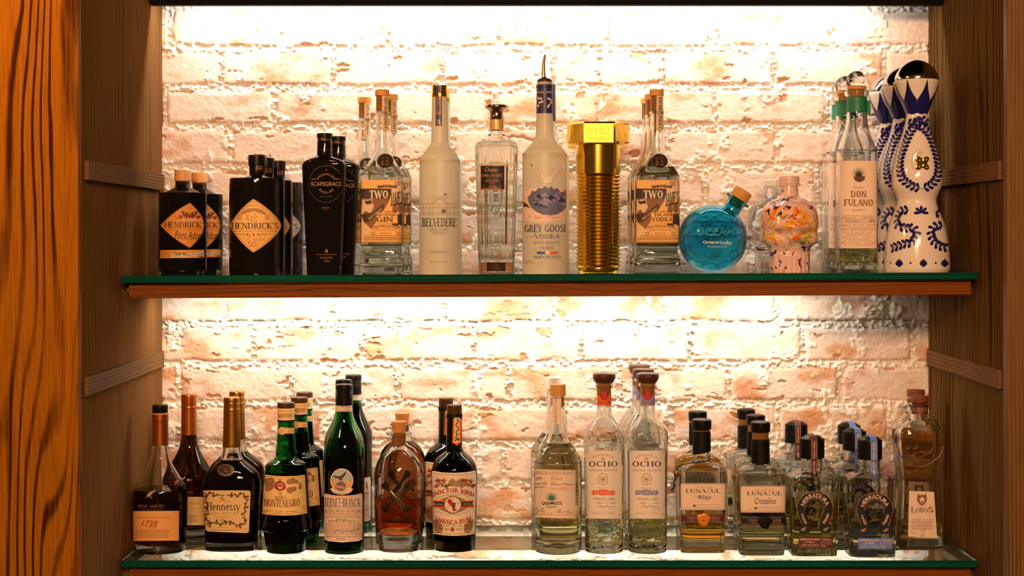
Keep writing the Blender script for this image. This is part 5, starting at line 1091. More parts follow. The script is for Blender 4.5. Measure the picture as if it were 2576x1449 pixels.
# green bottles with long paper label and black screw cap
B = Bottle('amaro_bottle', 866, 1389, L2, [(None, 130, 'c'), (1365, 143), (1330, 150), (900, 152), (620, 152), (570, 148), (520, 132), (470, 107), (420, 83), (370, 70), (320, 64), (200, 60, 'c')], zc=2.885)
B.glass('body', M['green'], .003, .012); B.liquid(M['amaro'], 640)
cap = [(266, 64, 'c'), (262, 66), (205, 65)]
for i in range(4): cap += [(200 - i * 14, 66), (194 - i * 14, 62.5), (189 - i * 14, 66)]
B.solid('cap', cap + [(120, 65), (110, 59, 'c')], M['blackcap'])
L = Lab(B); L.rect(619, 264, 749, 318, 'peach', 0, 14, 2); L.text('FERNET-BRANCA', 658, 275, 735, 290, 'ink', 'serif'); L.text('MILANO', 680, 295, 712, 301, 'brown', 'sans'); L.text('FRATELLI BRANCA', 660, 304, 735, 312, 'brown', 'sans'); L.build('neck_label')
L = Lab(B); L.disc(664, 842, 86, 92, 'cream', 0, 36, 4); L.disc(664, 842, 79, 85, 'orl', 1, 32, 4); L.poly([(664 - 78, 842), (664 - 66, 796), (664 - 40, 770), (664, 758), (664 + 40, 770), (664 + 66, 796), (664 + 78, 842)], 'sky', 2, 3, dens=2)
L.disc(657, 884, 38, 36, 'slate', 3, 20, 2); L.poly([(622, 880), (650, 870), (690, 885), (690, 902), (655, 888), (624, 898)], 'red', 4, 2, dens=2); L.text('BRANCA', 628, 876, 686, 896, 'cream', 'bold', 5, slope=8)
L.poly([(592, 802), (640, 812), (655, 805), (700, 768), (690, 800), (672, 820), (664, 842), (648, 838), (640, 826), (612, 818)], 'brown', 3, 3); L.poly([(605, 905), (630, 880), (640, 910)], 'vermil', 3, 1); L.poly([(690, 905), (720, 890), (735, 912)], 'cream', 3, 1)
L.poly([(578, 902), (600, 897), (625, 922), (664, 930), (705, 922), (730, 897), (748, 905), (725, 938), (664, 952), (603, 938)], 'cream', 3, 3, c=(664, 935), dens=2); L.text('CASA FONDATA NEL 1845', 596, 921, 732, 936, 'brown', 'sans', 5, bend=-12); L.build('round_label')
L = Lab(B); L.poly([(529, 938), (590, 952), (664, 958), (750, 952), (815, 938), (829, 958), (827, 1285), (790, 1302), (664, 1312), (560, 1302), (526, 1284), (526, 958)], 'peach', 0, 6, dens=4)
L.line([(533, 948), (590, 961), (664, 967), (750, 961), (818, 948)], 2.5, 'vermil', 1); L.text('FERNET-BRANCA', 540, 975, 797, 1040, 'ink', 'serif', 2); L.text('AUTHENTIC AMARO MADE IN ITALY', 560, 1044, 765, 1054, 'brown', 'sans', 2); L.text('FRATELLI BRANCA DISTILLERIE', 535, 1062, 805, 1082, 'brown', 'serif', 2); L.lines(540, 1090, 800, 1122, 4, 'brown2', 3, 2); L.text('del famoso', 620, 1126, 706, 1142, 'brown', 'it', 2); L.text('FERNET BRANCA', 564, 1140, 762, 1158, 'brown', 'serif', 2); L.lines(535, 1168, 815, 1215, 5, 'brown2', 3, 2, 8); L.line(cat2([(600, 1240), (640, 1215), (670, 1235), (700, 1220), (740, 1228), (790, 1205)]), 2.5, 'ink', 3); L.lines(535, 1225, 815, 1250, 3, 'brown2', 3, 2, 9); L.text('IMPORTED BY BRANCA USA, INC. NEW YORK, NY', 548, 1262, 780, 1274, 'brown', 'sans', 2); L.text('BITTERS', 622, 1280, 696, 1291, 'ink', 'serif', 2); L.text('750ml', 796, 1262, 816, 1270, 'brown', 'sans', 2); L.build('label')
done(B, 'green bitters bottle with eagle roundel and long peach label', 'eagle roundel bitters bottles')
again(B, 865, 2.98, 'green bitters bottle right behind the eagle roundel one, black cap showing above', 'eagle roundel bitters bottles')
c = again(B, 889, 3.082, 'green bitters bottle nearest the wall, peeking out right of the eagle roundel one', 'eagle roundel bitters bottles')

refill(c, B, M['amaro'], 340)
# round-shouldered rum bottles with metal crossbones
pr = [(None, 165, 'c'), (1350, 178), (1300, 190), (1260, 195), (1000, 207), (740, 210), (690, 206), (640, 194), (600, 178), (560, 150), (525, 108), (500, 76), (470, 62), (395, 60), (386, 72), (384, 98, 'c'), (376, 107), (366, 107), (360, 98, 'c'), (358, 62, 'c')]
def bumbu(level):
    B = Bottle('rum_bottle', 1003.7, 1387, L3, pr, ratio=.9)
    B.glass('body', M['clear'], .0045, .030); B.liquid(M['rum'], level, .0043, .0297)
    B.solid('cork', [(470, 46, 'c'), (360, 54), (278, 64), (270, 60, 'c')], M['cork'], ratio=1)
    mb = MB(); k = B.k * B.zc / FPX
    for s in (-1, 1):                                  # crossed metal bones on the front
        def at(t, off, lift):
            du, dv = 85 * t, 100 * t * s; L_ = math.hypot(85, 100); nu, nv = -100 * s / L_ * off, 85 / L_ * off
            p = Vector(B.pt(255 + du + nu, 908 + dv + nv, 0)); return (p.x, p.y - lift, p.z)
        prof = [(-1.22, 10), (-1.16, 34), (-1.0, 40), (-.86, 30), (-.7, 19), (-.35, 15), (0, 15), (.35, 15), (.7, 19), (.86, 30), (1.0, 40), (1.16, 34), (1.22, 10)]
        if s == 1: up = .0016
        else: up = 0
        vs = []; fs = []
        for t, w in prof:
            for o_, l_ in ((-w, .0), (-w * .8, .0032 + up), (0, .0042 + up), (w * .8, .0032 + up), (w, .0)): vs.append(at(t, o_, l_))
        for i in range(len(prof) - 1):
            for j in range(4): fs.append((i * 5 + j, i * 5 + j + 1, i * 5 + j + 6, i * 5 + j + 5))
        mb.add(vs, fs, M['bone'])
        vs2 = []
        for t, w in prof:
            for o_ in (-w, -w + 9): vs2.append(at(t, o_, 0.0040 + up))
            for o_ in (w - 9, w): vs2.append(at(t, o_, .0040 + up))
        mb.add(vs2, [f for i in range(len(prof) - 1) for f in ((4 * i, 4 * i + 1, 4 * i + 5, 4 * i + 4), (4 * i + 2, 4 * i + 3, 4 * i + 7, 4 * i + 6))], M['brass'])
    mb.build('crossbones', B.root, 30)
    L = Lab(B); L.text('BUMBU', 188, 1172, 325, 1200, 'goldink', 'serif'); L.ring(255, 1212, 40, 6, 2, 'goldink'); L.build('glass_print'); return B
B = bumbu(900); done(B, 'round-shouldered rum bottle, half full, with metal crossbones and a cork', 'crossbones rum bottles')
B2 = bumbu(520); x = (1012 - VX) * 3.02 / FPX; B2.root.location = (x, 3.02, SHELF_L); done(B2, 'full amber rum bottle directly behind the half-full crossbones one', 'crossbones rum bottles')

# dark rum bottles with bird label
B = Bottle('rum_bottle', 1143, 1381, L3, [(None, 165, 'c'), (1338, 175), (1310, 180), (1000, 190), (720, 195), (680, 193), (640, 184), (600, 165), (570, 138), (545, 108), (525, 84), (500, 69), (235, 66), (205, 62, 'c')])
B.glass('body', M['olive'], .003, .012); B.liquid(M['amaro'], 520)
B.solid('cap', [(206, 60, 'c'), (195, 64), (136, 65), (129, 60, 'c')], M['walnut']); B.solid('capsule', [(240, 69, 'c'), (212, 68), (200, 66, 'c')], M['wax'])
L = Lab(B); L.poly([(745, 222), (800, 228), (808, 240), (806, 420), (810, 440), (775, 476), (732, 450), (735, 420), (740, 240)], 'vermil', 0, 4, dens=4); L.poly([(752, 236), (795, 238), (794, 425), (798, 438), (774, 458), (745, 440), (750, 425)], 'yel', 1, 4, dens=4); L.line(cat2([(770, 248), (782, 268), (764, 300), (784, 330), (764, 362), (782, 385)]), 7, 'ink', 2)
for k in range(7): leaf(L, 772, 425 - (k % 3) * 10, k * .9, 22, 12, 'brown', 2)
L.build('neck_label')
L = Lab(B); L.poly([(555, 686), (650, 702), (752, 706), (850, 700), (944, 684), (938, 950), (926, 1222), (840, 1236), (745, 1240), (650, 1234), (567, 1220), (560, 950)], 'cream', 0, 6, dens=4)
L.line([(565, 704), (650, 717), (752, 721), (850, 715), (934, 702)], 3, 'brown', 1); L.line([(574, 1206), (650, 1219), (745, 1224), (840, 1219), (918, 1206)], 3, 'brown', 1)
L.poly([(695, 815), (705, 775), (735, 752), (765, 775), (800, 752), (835, 765), (862, 815), (780, 825)], 'tanink', 1, 3, dens=2); L.line([(735, 756), (730, 818)], 3, 'brown', 2); L.line([(800, 760), (810, 818)], 3, 'brown', 2)
for sx, c0 in ((-1, 645), (1, 865)):
    for k in range(16): leaf(L, c0 + (k * 29 % 90 - 45) * 1.3, 800 + (k * 17 % 56) - 26, k * 1.7, 28, 14, 'brown2' if k % 3 else 'brown', 1)
    for u, v in ((c0 - 20 * sx, 770), (c0 + 25 * sx, 775), (c0 + 40 * sx, 815)):
        for k in range(5): leaf(L, u, v, k * 1.26, 20, 11, 'red', 2)
L.text('DOCTOR BIRD', 572, 872, 914, 910, 'red', 'slab', 3, bend=38); L.line(cat2([(605, 916), (680, 893), (752, 888), (820, 890), (885, 914)]), 2, 'brown', 1); L.text('TROCHILUS', 678, 886, 800, 900, 'tanink', 'sans', 2)
L.disc(738, 975, 130, 68, 'tanink', 1, 36, 3); L.poly([(572, 936), (680, 942), (738, 946), (800, 942), (916, 936), (905, 966), (918, 998), (800, 1002), (738, 1006), (680, 1002), (570, 998), (582, 966)], 'vermil', 2, 3, dens=2); L.poly([(584, 948), (680, 953), (800, 953), (904, 948), (896, 966), (905, 986), (800, 990), (680, 990), (582, 986), (592, 966)], 'ink', 3, 3, dens=2)
L.text('TRADITIONAL', 580, 964, 658, 980, 'cream', 'sans', 4); L.text('POT STILL', 826, 962, 892, 982, 'cream', 'sans', 4); L.disc(738, 975, 74, 76, 'brown2', 4, 32, 2); L.disc(738, 975, 65, 67, 'cream', 5, 32, 2)
L.poly([(700, 930), (722, 925), (742, 955), (735, 985), (715, 978), (696, 950)], 'red', 6, 2); L.poly([(725, 975), (748, 952), (762, 960), (758, 995), (748, 1012), (735, 1005)], 'brown', 6, 2); L.line([(760, 958), (792, 958)], 2.5, 'ink', 6); L.poly([(735, 1010), (758, 1005), (775, 1022), (752, 1030), (738, 1028)], 'red', 6, 2); L.line(cat2([(720, 975), (695, 1000), (700, 1030), (725, 1035)]), 2.5, 'brown', 6); L.line(cat2([(722, 920), (740, 920), (745, 935)]), 2.5, 'brown', 6)
L.text('JAMAICA RUM', 592, 1068, 888, 1105, 'red', 'slab', 3, bend=-36); L.text('POLYTMUS', 690, 1052, 790, 1066, 'tanink', 'sans', 2); L.line(cat2([(605, 1018), (640, 1042), (690, 1056)]), 2, 'brown', 1); L.line(cat2([(790, 1056), (850, 1040), (880, 1018)]), 2, 'brown', 1)
L.text('Sweet Oak Cask', 655, 1132, 820, 1162, 'tanink', 'it', 2)
for k in range(6): leaf(L, 735, 1184, k * 1.05, 22, 12, 'red', 2)
for sx, c0 in ((-1, 595), (1, 890)):
    for k in range(7): leaf(L, c0, 1200, -math.pi / 2 + sx * (.1 - k * .23) * 1.2, 105 - 8 * k, 34, 'brown2' if k % 2 else 'tanink', 1 + k * .2)
L.lines(665, 1178, 712, 1190, 2, 'brown', 4, 2); L.lines(765, 1178, 815, 1190, 2, 'brown', 4, 2); L.build('label')
done(B, 'dark rum bottle with cream hummingbird label and orange neck strip', 'hummingbird rum bottles')
again(B, 1122, 3.03, 'dark rum bottle behind and left of the hummingbird label bottle', 'hummingbird rum bottles')

# clear tequila bottle with agave label
B = Bottle('tequila_bottle', 1403.5, 1390, L4, [(None, 150, 'c'), (1375, 164), (1335, 172), (1100, 174), (760, 174), (725, 169), (690, 158), (640, 130), (595, 96), (570, 80), (545, 74), (440, 62), (330, 51), (268, 47), (262, 52, 'c'), (248, 52, 'c')])
B.glass('body', M['clear'], .003, .013); B.liquid(M['straw'], 590)
B.solid('stopper', [(330, 38, 'c'), (250, 40, 'c'), (248, 57, 'c'), (172, 57), (165, 53, 'c')], M['corkwood'])
L = Lab(B); L.poly([(203, 170), (268, 170), (264, 455), (202, 450)], 'peach', 0, 4, dens=5); L.line([(208, 175), (262, 175)], 2, 'brown', 1); L.text('PRODUCTOS CASAMIGOS', 220, 182, 236, 445, 'brown', 'fine', 2, rot=90); L.build('neck_strip')
L = Lab(B); L.poly([(66, 780), (200, 787), (368, 790), (368, 1142), (200, 1139), (70, 1132)], 'peach', 0, 6, dens=5)
L.line([(68, 815), (200, 820), (366, 822)], 2, 'brown', 1); L.line([(70, 1112), (200, 1117), (366, 1118)], 2, 'brown', 1); L.text('PRODUCTOS CASAMIGOS DE AGAVE', 72, 798, 355, 812, 'brown', 'fine', 2)
L.text('CLASE', 192, 830, 226, 838, 'tanink', 'sans', 2); L.text('Blanco', 193, 842, 270, 862, 'brown', 'fine', 2); L.text('HECHO', 192, 872, 228, 880, 'tanink', 'sans', 2); L.text('Jalisco, Mexico', 192, 883, 358, 904, 'brown', 'sans', 2); L.text('NUMERO', 192, 916, 244, 926, 'tanink', 'sans', 2); L.text('23031', 250, 911, 310, 928, 'vermil', 'sans', 2); L.text('Tequila 100%', 70, 880, 162, 898, 'ink', 'sans', 2); L.text('Agave Azul', 70, 904, 146, 922, 'ink', 'sans', 2); L.text('LC-BG-MM', 72, 840, 128, 858, 'ink', 'sans', 2); L.line([(192, 932), (355, 934)], 1.5, 'tanink', 1)
agave(L, 197, 1010, 72, 'teal', 15); L.text('CASAMIGOS', 126, 1017, 270, 1042, 'ink', 'bold', 2); L.text('Tequila', 155, 1046, 232, 1068, 'ink', 'it', 2)
L.line(cat2([(78, 1085), (95, 1060), (90, 1100), (80, 1112), (110, 1085), (140, 1065), (125, 1095), (148, 1090), (140, 1112)]), 2.5, 'brown', 2); L.line(cat2([(235, 1105), (250, 1075), (265, 1085), (240, 1095), (285, 1095), (300, 1090), (320, 1080), (310, 1105), (352, 1095)]), 2.5, 'brown', 2); L.text('EXCLUSIVO', 165, 1098, 215, 1106, 'tanink', 'sans', 2); L.build('label')
done(B, 'clear tequila bottle with teal agave on peach label and wooden stopper', 'teal agave tequila bottles')
B2 = again(B, 1393, 3.02, 'clear tequila bottle with white cap, standing behind the teal agave label bottle', 'teal agave tequila bottles')
for ch in B2.children:
    if ch.name.startswith('stopper'): ch.data = ch.data.copy(); ch.data.materials[0] = M['wht']

# tall rippled tequila bottles with wooden mushroom stoppers
def ocho(px, du, band, bandink, word, plot):
    pr = [(None, 130, 'c'), (1372, 136), (1345, 139), (1100, 141), (700, 146), (570, 151), (535, 150), (505, 141), (470, 118), (440, 92), (410, 68), (385, 58), (340, 54), (190, 54), (182, 62), (176, 66, 'c'), (160, 66, 'c'), (152, 60, 'c')]
    B = Bottle('tequila_bottle', px, 1387, L4, pr); n = 96; z1, z2 = B.zof(1330), B.zof(1150); z3, z4 = B.zof(640), B.zof(470)
    def ring(z, rx, ry, e, n_=None, cx=0, cyy=0):
        out = []; w = max(math.exp(-((z - (z1 + z2) / 2) / .034) ** 4), .6 * math.exp(-((z - (z3 + z4) / 2) / .028) ** 4))
        for i in range(n):
            a = 2 * math.pi * i / n; q = 1 + .014 * w * (math.sin(5 * a + 420 * z) * math.sin(9 * a - 260 * z + 1) + .5 * math.sin(13 * a + 700 * z)); out.append((rx * q * math.cos(a), ry * q * math.sin(a), z))
        return out
    B.ring = ring; B.P = dense(sorted([(z, r) for z, r in B.P if r > 0] , key=lambda t: t[0]), 1)
    zs = list(np.linspace(.003, B.P[-1][0] * .62, 60)); Z0 = [p[0] for p in B.P]; R0 = [p[1] for p in B.P]
    B.P = sorted(B.P + [(z, float(np.interp(z, Z0, R0))) for z in zs]); B.Pz = [p[0] for p in B.P]; B.Pr = [p[1] for p in B.P]
    B.glass('body', M['clear'], .003, .012); B.liquid(M['straw'], 640 if word == 'PLATA' else 745); del B.ring
    B.solid('stopper', [(250, 38, 'c'), (180, 46, 'c'), (150, 50, 'c'), (148, 68, 'c'), (128, 78), (118, 83), (95, 83), (86, 79), (81, 70, 'c')], M['walnut'], n=48); B.solid('cork', [(262, 40, 'c'), (182, 52, 'c'), (150, 54, 'c')], M['corkwood'], n=40)
    q = lambda u: u + du
    L = Lab(B); L.rect(q(524), 246, q(634), 321, band, 0, 14, 2); L.poly([(q(578) + x, y) for x, y in ((-25, 222), (-8, 208), (8, 208), (25, 222), (25, 258), (12, 275), (0, 285), (-12, 275), (-25, 258))], 'red', 2, 3); L.ring(q(578), 245, 13, 20, 3, 'vermil', 3, n=16); L.line(cat2([(q(532), 305), (q(548), 290), (q(555), 305), (q(575), 295), (q(595), 305), (q(612), 292), (q(626), 300)]), 2.5, 'brown', 2); L.build('neck_label')
    L = Lab(B); L.rect(q(440), 648, q(704), 1143, 'white', 0, 16, 5)
    for u, v in ((455, 662), (690, 662), (455, 1115), (688, 1115)): L.line([(q(u - 6), v - 6), (q(u + 6), v + 6)], 2.5, 'vermil', 1); L.line([(q(u - 6), v + 6), (q(u + 6), v - 6)], 2.5, 'vermil', 1)
    L.text('TEQUILA', q(494), 694, q(650), 712, 'brown2', 'fine', 2, bend=24); agave(L, q(572), 715, 34, 'goldink', 11); L.text('OCHO', q(472), 724, q(674), 764, 'sepia', 'serif', 2); L.text('SINGLE ESTATE', q(474), 783, q(674), 797, 'tanink', 'sans', 2)
    L.ring(q(571), 856, 34, 42, 3.5, 'brown2', 1); L.poly([(q(571) + x, 856 + y) for x, y in ((-22, -25), (22, -25), (24, 10), (0, 34), (-24, 10))], 'tan', 1, 2); agave(L, q(571), 862, 20, 'brown2', 9); L.text('TEQUILA', q(530), 916, q(610), 925, 'tanink', 'sans', 2)
    L.poly([(q(490), 945), (q(500), 936), (q(545), 934), (q(571), 930), (q(600), 934), (q(645), 936), (q(656), 945), (q(656), 962), (q(645), 972), (q(600), 971), (q(571), 974), (q(545), 971), (q(500), 972), (q(490), 962)], band, 1, 3, dens=2); L.text(word, q(502), 945, q(644), 964, 'white', 'fine', 3)
    L.text(plot, q(504), 992, q(592), 1003, 'brown2', 'sans', 2); L.text('2024', q(612), 991, q(655), 1003, 'brown', 'it', 2); L.text('39553' if word != 'PLATA' else '104329', q(525), 1020, q(566), 1032, 'tanink', 'it', 2); L.text('1580m' if word != 'PLATA' else '2070m', q(618), 1020, q(664), 1032, 'tanink', 'it', 2)
    L.line(cat2([(q(534), 1062), (q(555), 1045), (q(560), 1060), (q(585), 1055), (q(600), 1048), (q(612), 1058), (q(657), 1054)]), 3, 'brown', 2); L.text('40% ALC/VOL, 750ML', q(608), 1070, q(668), 1077, 'tanink', 'sans', 2); L.text('TEQUILERA LOS ALAMBIQUES', q(495), 1100, q(656), 1108, 'brown2', 'sans', 2)
    for v in (1006, 1034, 1092, 1120): L.line([(q(520), v), (q(650), v)], 1.2, 'tanink', 1)
    L.build('label'); return B
B = ocho(1519.5, 0, 'vermil', 'red', 'REPOSADO', 'MIRANDILLAS'); done(B, 'tall clear tequila bottle with orange neck band and mushroom wooden stopper')
B = ocho(1629, 317, 'lilac', 'slate', 'PLATA', 'TIERRAS NEGRAS'); done(B, 'tall clear tequila bottle with lilac neck band, front of its row', 'lilac band tequila bottles')
again(B, 1618, 2.978, 'tall clear tequila bottle second in the lilac band row', 'lilac band tequila bottles')
again(B, 1608, 3.072, 'tall clear tequila bottle nearest the wall in the lilac band row', 'lilac band tequila bottles')

# square tequila bottles with black wax necks and a seal
def lunazul(crop_c, px, yb, du, dv, liq, kind, seal, level, zc=None, second=False):
    q = lambda u: u + du; w = lambda v: v + dv
    pr = [(None, 185, 'c'), (1355 + dv, 196), (1325 + dv, 200), (1290 + dv, 195), (1000 + dv, 205), (680 + dv, 210), (640 + dv, 206), (612 + dv, 180), (590 + dv, 140), (572 + dv, 96), (555 + dv, 76), (530 + dv, 72), (300 + dv, 72), (280 + dv, 72, 'c')]
    B = Bottle('tequila_bottle', px, yb, L5, pr, zc=zc); blend(B, 640 + dv, 555 + dv, 5.5, .74)
    B.glass('body', M['clear'], .0035, .018); B.liquid(liq, level, .0032, .0177)
    rg_ = []; mb = MB()
    lows = lambda a: (505 if kind == 'A' else 560) + dv - (0 if kind == 'B' else 28 * (1 + math.cos(a)) / 2 * 1.2) + 6 * math.sin(3 * a + 1) * (kind == 'B')
    nn_ = 40; k = B.k * B.zc / FPX; top = 300 + dv if kind == 'A' else 348 + dv
    mb.loft([[(81 * k * math.cos(2 * math.pi * i / nn_), 81 * k * math.sin(2 * math.pi * i / nn_), B.zof(lows(2 * math.pi * i / nn_))) for i in range(nn_)], [(80 * k * math.cos(2 * math.pi * i / nn_), 80 * k * math.sin(2 * math.pi * i / nn_), B.zof(top)) for i in range(nn_)], [(70 * k * math.cos(2 * math.pi * i / nn_), 70 * k * math.sin(2 * math.pi * i / nn_), B.zof(top - 2)) for i in range(nn_)]], M['wax'])
    mb.build('neck_wax', B.root, 40)
    B.solid('cork', [(345 + dv, 62, 'c'), (282 + dv, 66, 'c'), (272 + dv, 70, 'c')], M['corkwood'], e=2, ratio=1)
    B.solid('cap', [(282 + dv, 80, 'c'), (272 + dv, 85), (205 + dv, 86), (196 + dv, 82), (190 + dv, 70, 'c')], M['blackcap'], e=2, ratio=1)
    L = Lab(B); a0, a1 = q(132), q(547)
    L.rect(a0, w(763), a1, w(1000), 'peach', 0, 18, 4); L.line([(a0, w(768)), (q(325), w(768)), (q(345), w(775)), (q(362), w(768)), (a1, w(768))], 2.5, 'brown', 1); L.line([(a0, w(992)), (a1, w(992))], 2.5, 'brown', 1)
    L.text('P R I M E R O', q(268), w(788), q(432), w(802), 'brown2', 'fine', 2); L.text('LUNAZUL', q(196), w(812), q(500), w(846), 'sepia', 'serif', 2)
    if kind == 'A': L.text('EXTRA', q(275), w(870), q(332), w(886), 'brown', 'serif', 2); L.text('A\u00f1ejo', q(300), w(862), q(420), w(918), 'brown', 'it', 2)
    else: L.text('Cristalino', q(262), w(868), q(450), w(925), 'brown', 'it', 2)
    L.text('100%', q(185), w(950), q(240), w(964), 'sepia', 'serif', 2); L.text('DE AGAVE', q(188), w(970), q(240), w(976), 'brown2', 'sans', 2); L.line([(q(282), w(948)), (q(282), w(978))], 1.5, 'brown2'); L.text('MASTER TEQUILERO', q(292), w(948), q(418), w(958), 'brown', 'fine', 2); L.line(cat2([(q(432), w(958)), (q(450), w(945)), (q(462), w(955)), (q(498), w(948))]), 2, 'brown2', 2); L.text('JALISCO, MEXICO | ESTATE GROWN', q(292), w(972), q(504), w(981), 'brown', 'fine', 2); L.rect(q(258), w(952), q(282), w(972), 'brown2', 2, 2, 2); L.build('label')
    L = Lab(B); L.rect(a0 + 10, w(1036), a1 - 5, w(1112), 'maroon' if kind == 'A' else 'ink', 0, 18, 3)
    for v in (1042, 1047, 1101, 1106): L.line([(a0 + 12, w(v)), (a1 - 8, w(v))], 1.3, 'copperink', 1)
    L.text('TEQUILA', q(210), w(1062), q(288), w(1077), 'copperink', 'slab', 2); L.text('750ML', q(228), w(1083), q(270), w(1092), 'copperink', 'sans', 2); L.text('EXTRA A\u00d1' if kind == 'A' else 'A\u00d1EJO', q(410) if kind == 'A' else q(425), w(1060), q(495), w(1076), 'copperink', 'slab', 2); L.text('40% ALC./VOL.', q(425), w(1082), q(495), w(1092), 'copperink', 'sans', 2); L.build('band')
    mb = MB(); c = Vector(B.pt(q(352), w(1083), 1)); rnd = random.Random(5)
    lob = [1 + .06 * math.sin(3 * t) + .05 * math.sin(5 * t + 1) for t in [2 * math.pi * i / 40 for i in range(40)]]
    mb.loft([[(c.x + r * k * lob[i] * math.cos(2 * math.pi * i / 40), c.y - h, c.z + r * k * lob[i] * math.sin(2 * math.pi * i / 40)) for i in range(40)] for r, h in ((57, -.0004), (57, .0018), (50, .0032), (40, .0034), (37, .0022), (2, .0022))], seal)
    for j in range(7): a = R(20 + 140 * j / 6); mb.loft([[(c.x + k * (t * math.cos(a) + s * 3 * (1 - t / 26) * math.sin(a)), c.y - .0022 - h, c.z + k * (-10 + t * math.sin(a) - s * 3 * (1 - t / 26) * math.cos(a))) for t, s in ((0, 1), (24, .3), (24, -.3), (0, -1))] for h in (0, .0009)], seal)
    mb.build('wax_seal', B.root, 40)
    return B
GSEAL = pm('gold_wax', (.80, .30, .04), .3, metal=.3)
A1 = lunazul(335, 1765, 1387, 0, 0, M['amber'], 'A', GSEAL, 1135)
mb = MB(); kk = A1.k * A1.zc / FPX
tw = [(80, 512, .008), (68, 542, -.010), (20, 556, -.021), (-85, 562, -.023), (-175, 582, -.019), (-222, 612, -.010), (-228, 642, -.008)]
mb.tube([(u * kk, y, A1.zof(v)) for u, v, y in tw], .0010, M['blackcap'], 6); mb.tube([(u * kk, -.008, A1.zof(v)) for u, v in ((-228, 640), (-230, 660), (-230, 705), (-248, 750), (-244, 785), (-258, 800), (-272, 822))], .0012, M['blackcap'], 6)
mb.loft([[(-230 * kk + r * math.cos(t), -.008 + r * math.sin(t), A1.zof(v)) for t in [2 * math.pi * i / 12 for i in range(12)]] for v, r in ((705, .003), (690, .0042), (660, .0042), (645, .003))], M['copper']); mb.build('neck_cord', A1.root, 50)
done(A1, 'square tequila bottle with gold wax seal, amber liquid and black neck cord', 'square wax-necked tequila bottles')
A2 = lunazul(335, 1765, 1387, 0, 0, M['amber'], 'A', GSEAL, 600); x = (1755 - VX) * 3.02 / FPX; A2.root.location = (x, 3.02, SHELF_L); done(A2, 'full amber square tequila bottle behind the gold wax seal bottle', 'square wax-necked tequila bottles')
Bq = lunazul(860, 1913, 1393, 545, 22, M['straw'], 'B', M['wax'], 760); done(Bq, 'square tequila bottle with black wax seal on pale label, front of three', 'square black seal tequila bottles')
again(Bq, 1901, 2.978, 'middle square tequila bottle behind the pale label with black wax seal', 'square black seal tequila bottles')
again(Bq, 1877, 3.076, 'rearmost square tequila bottle behind the pale label with black wax seal', 'square black seal tequila bottles')

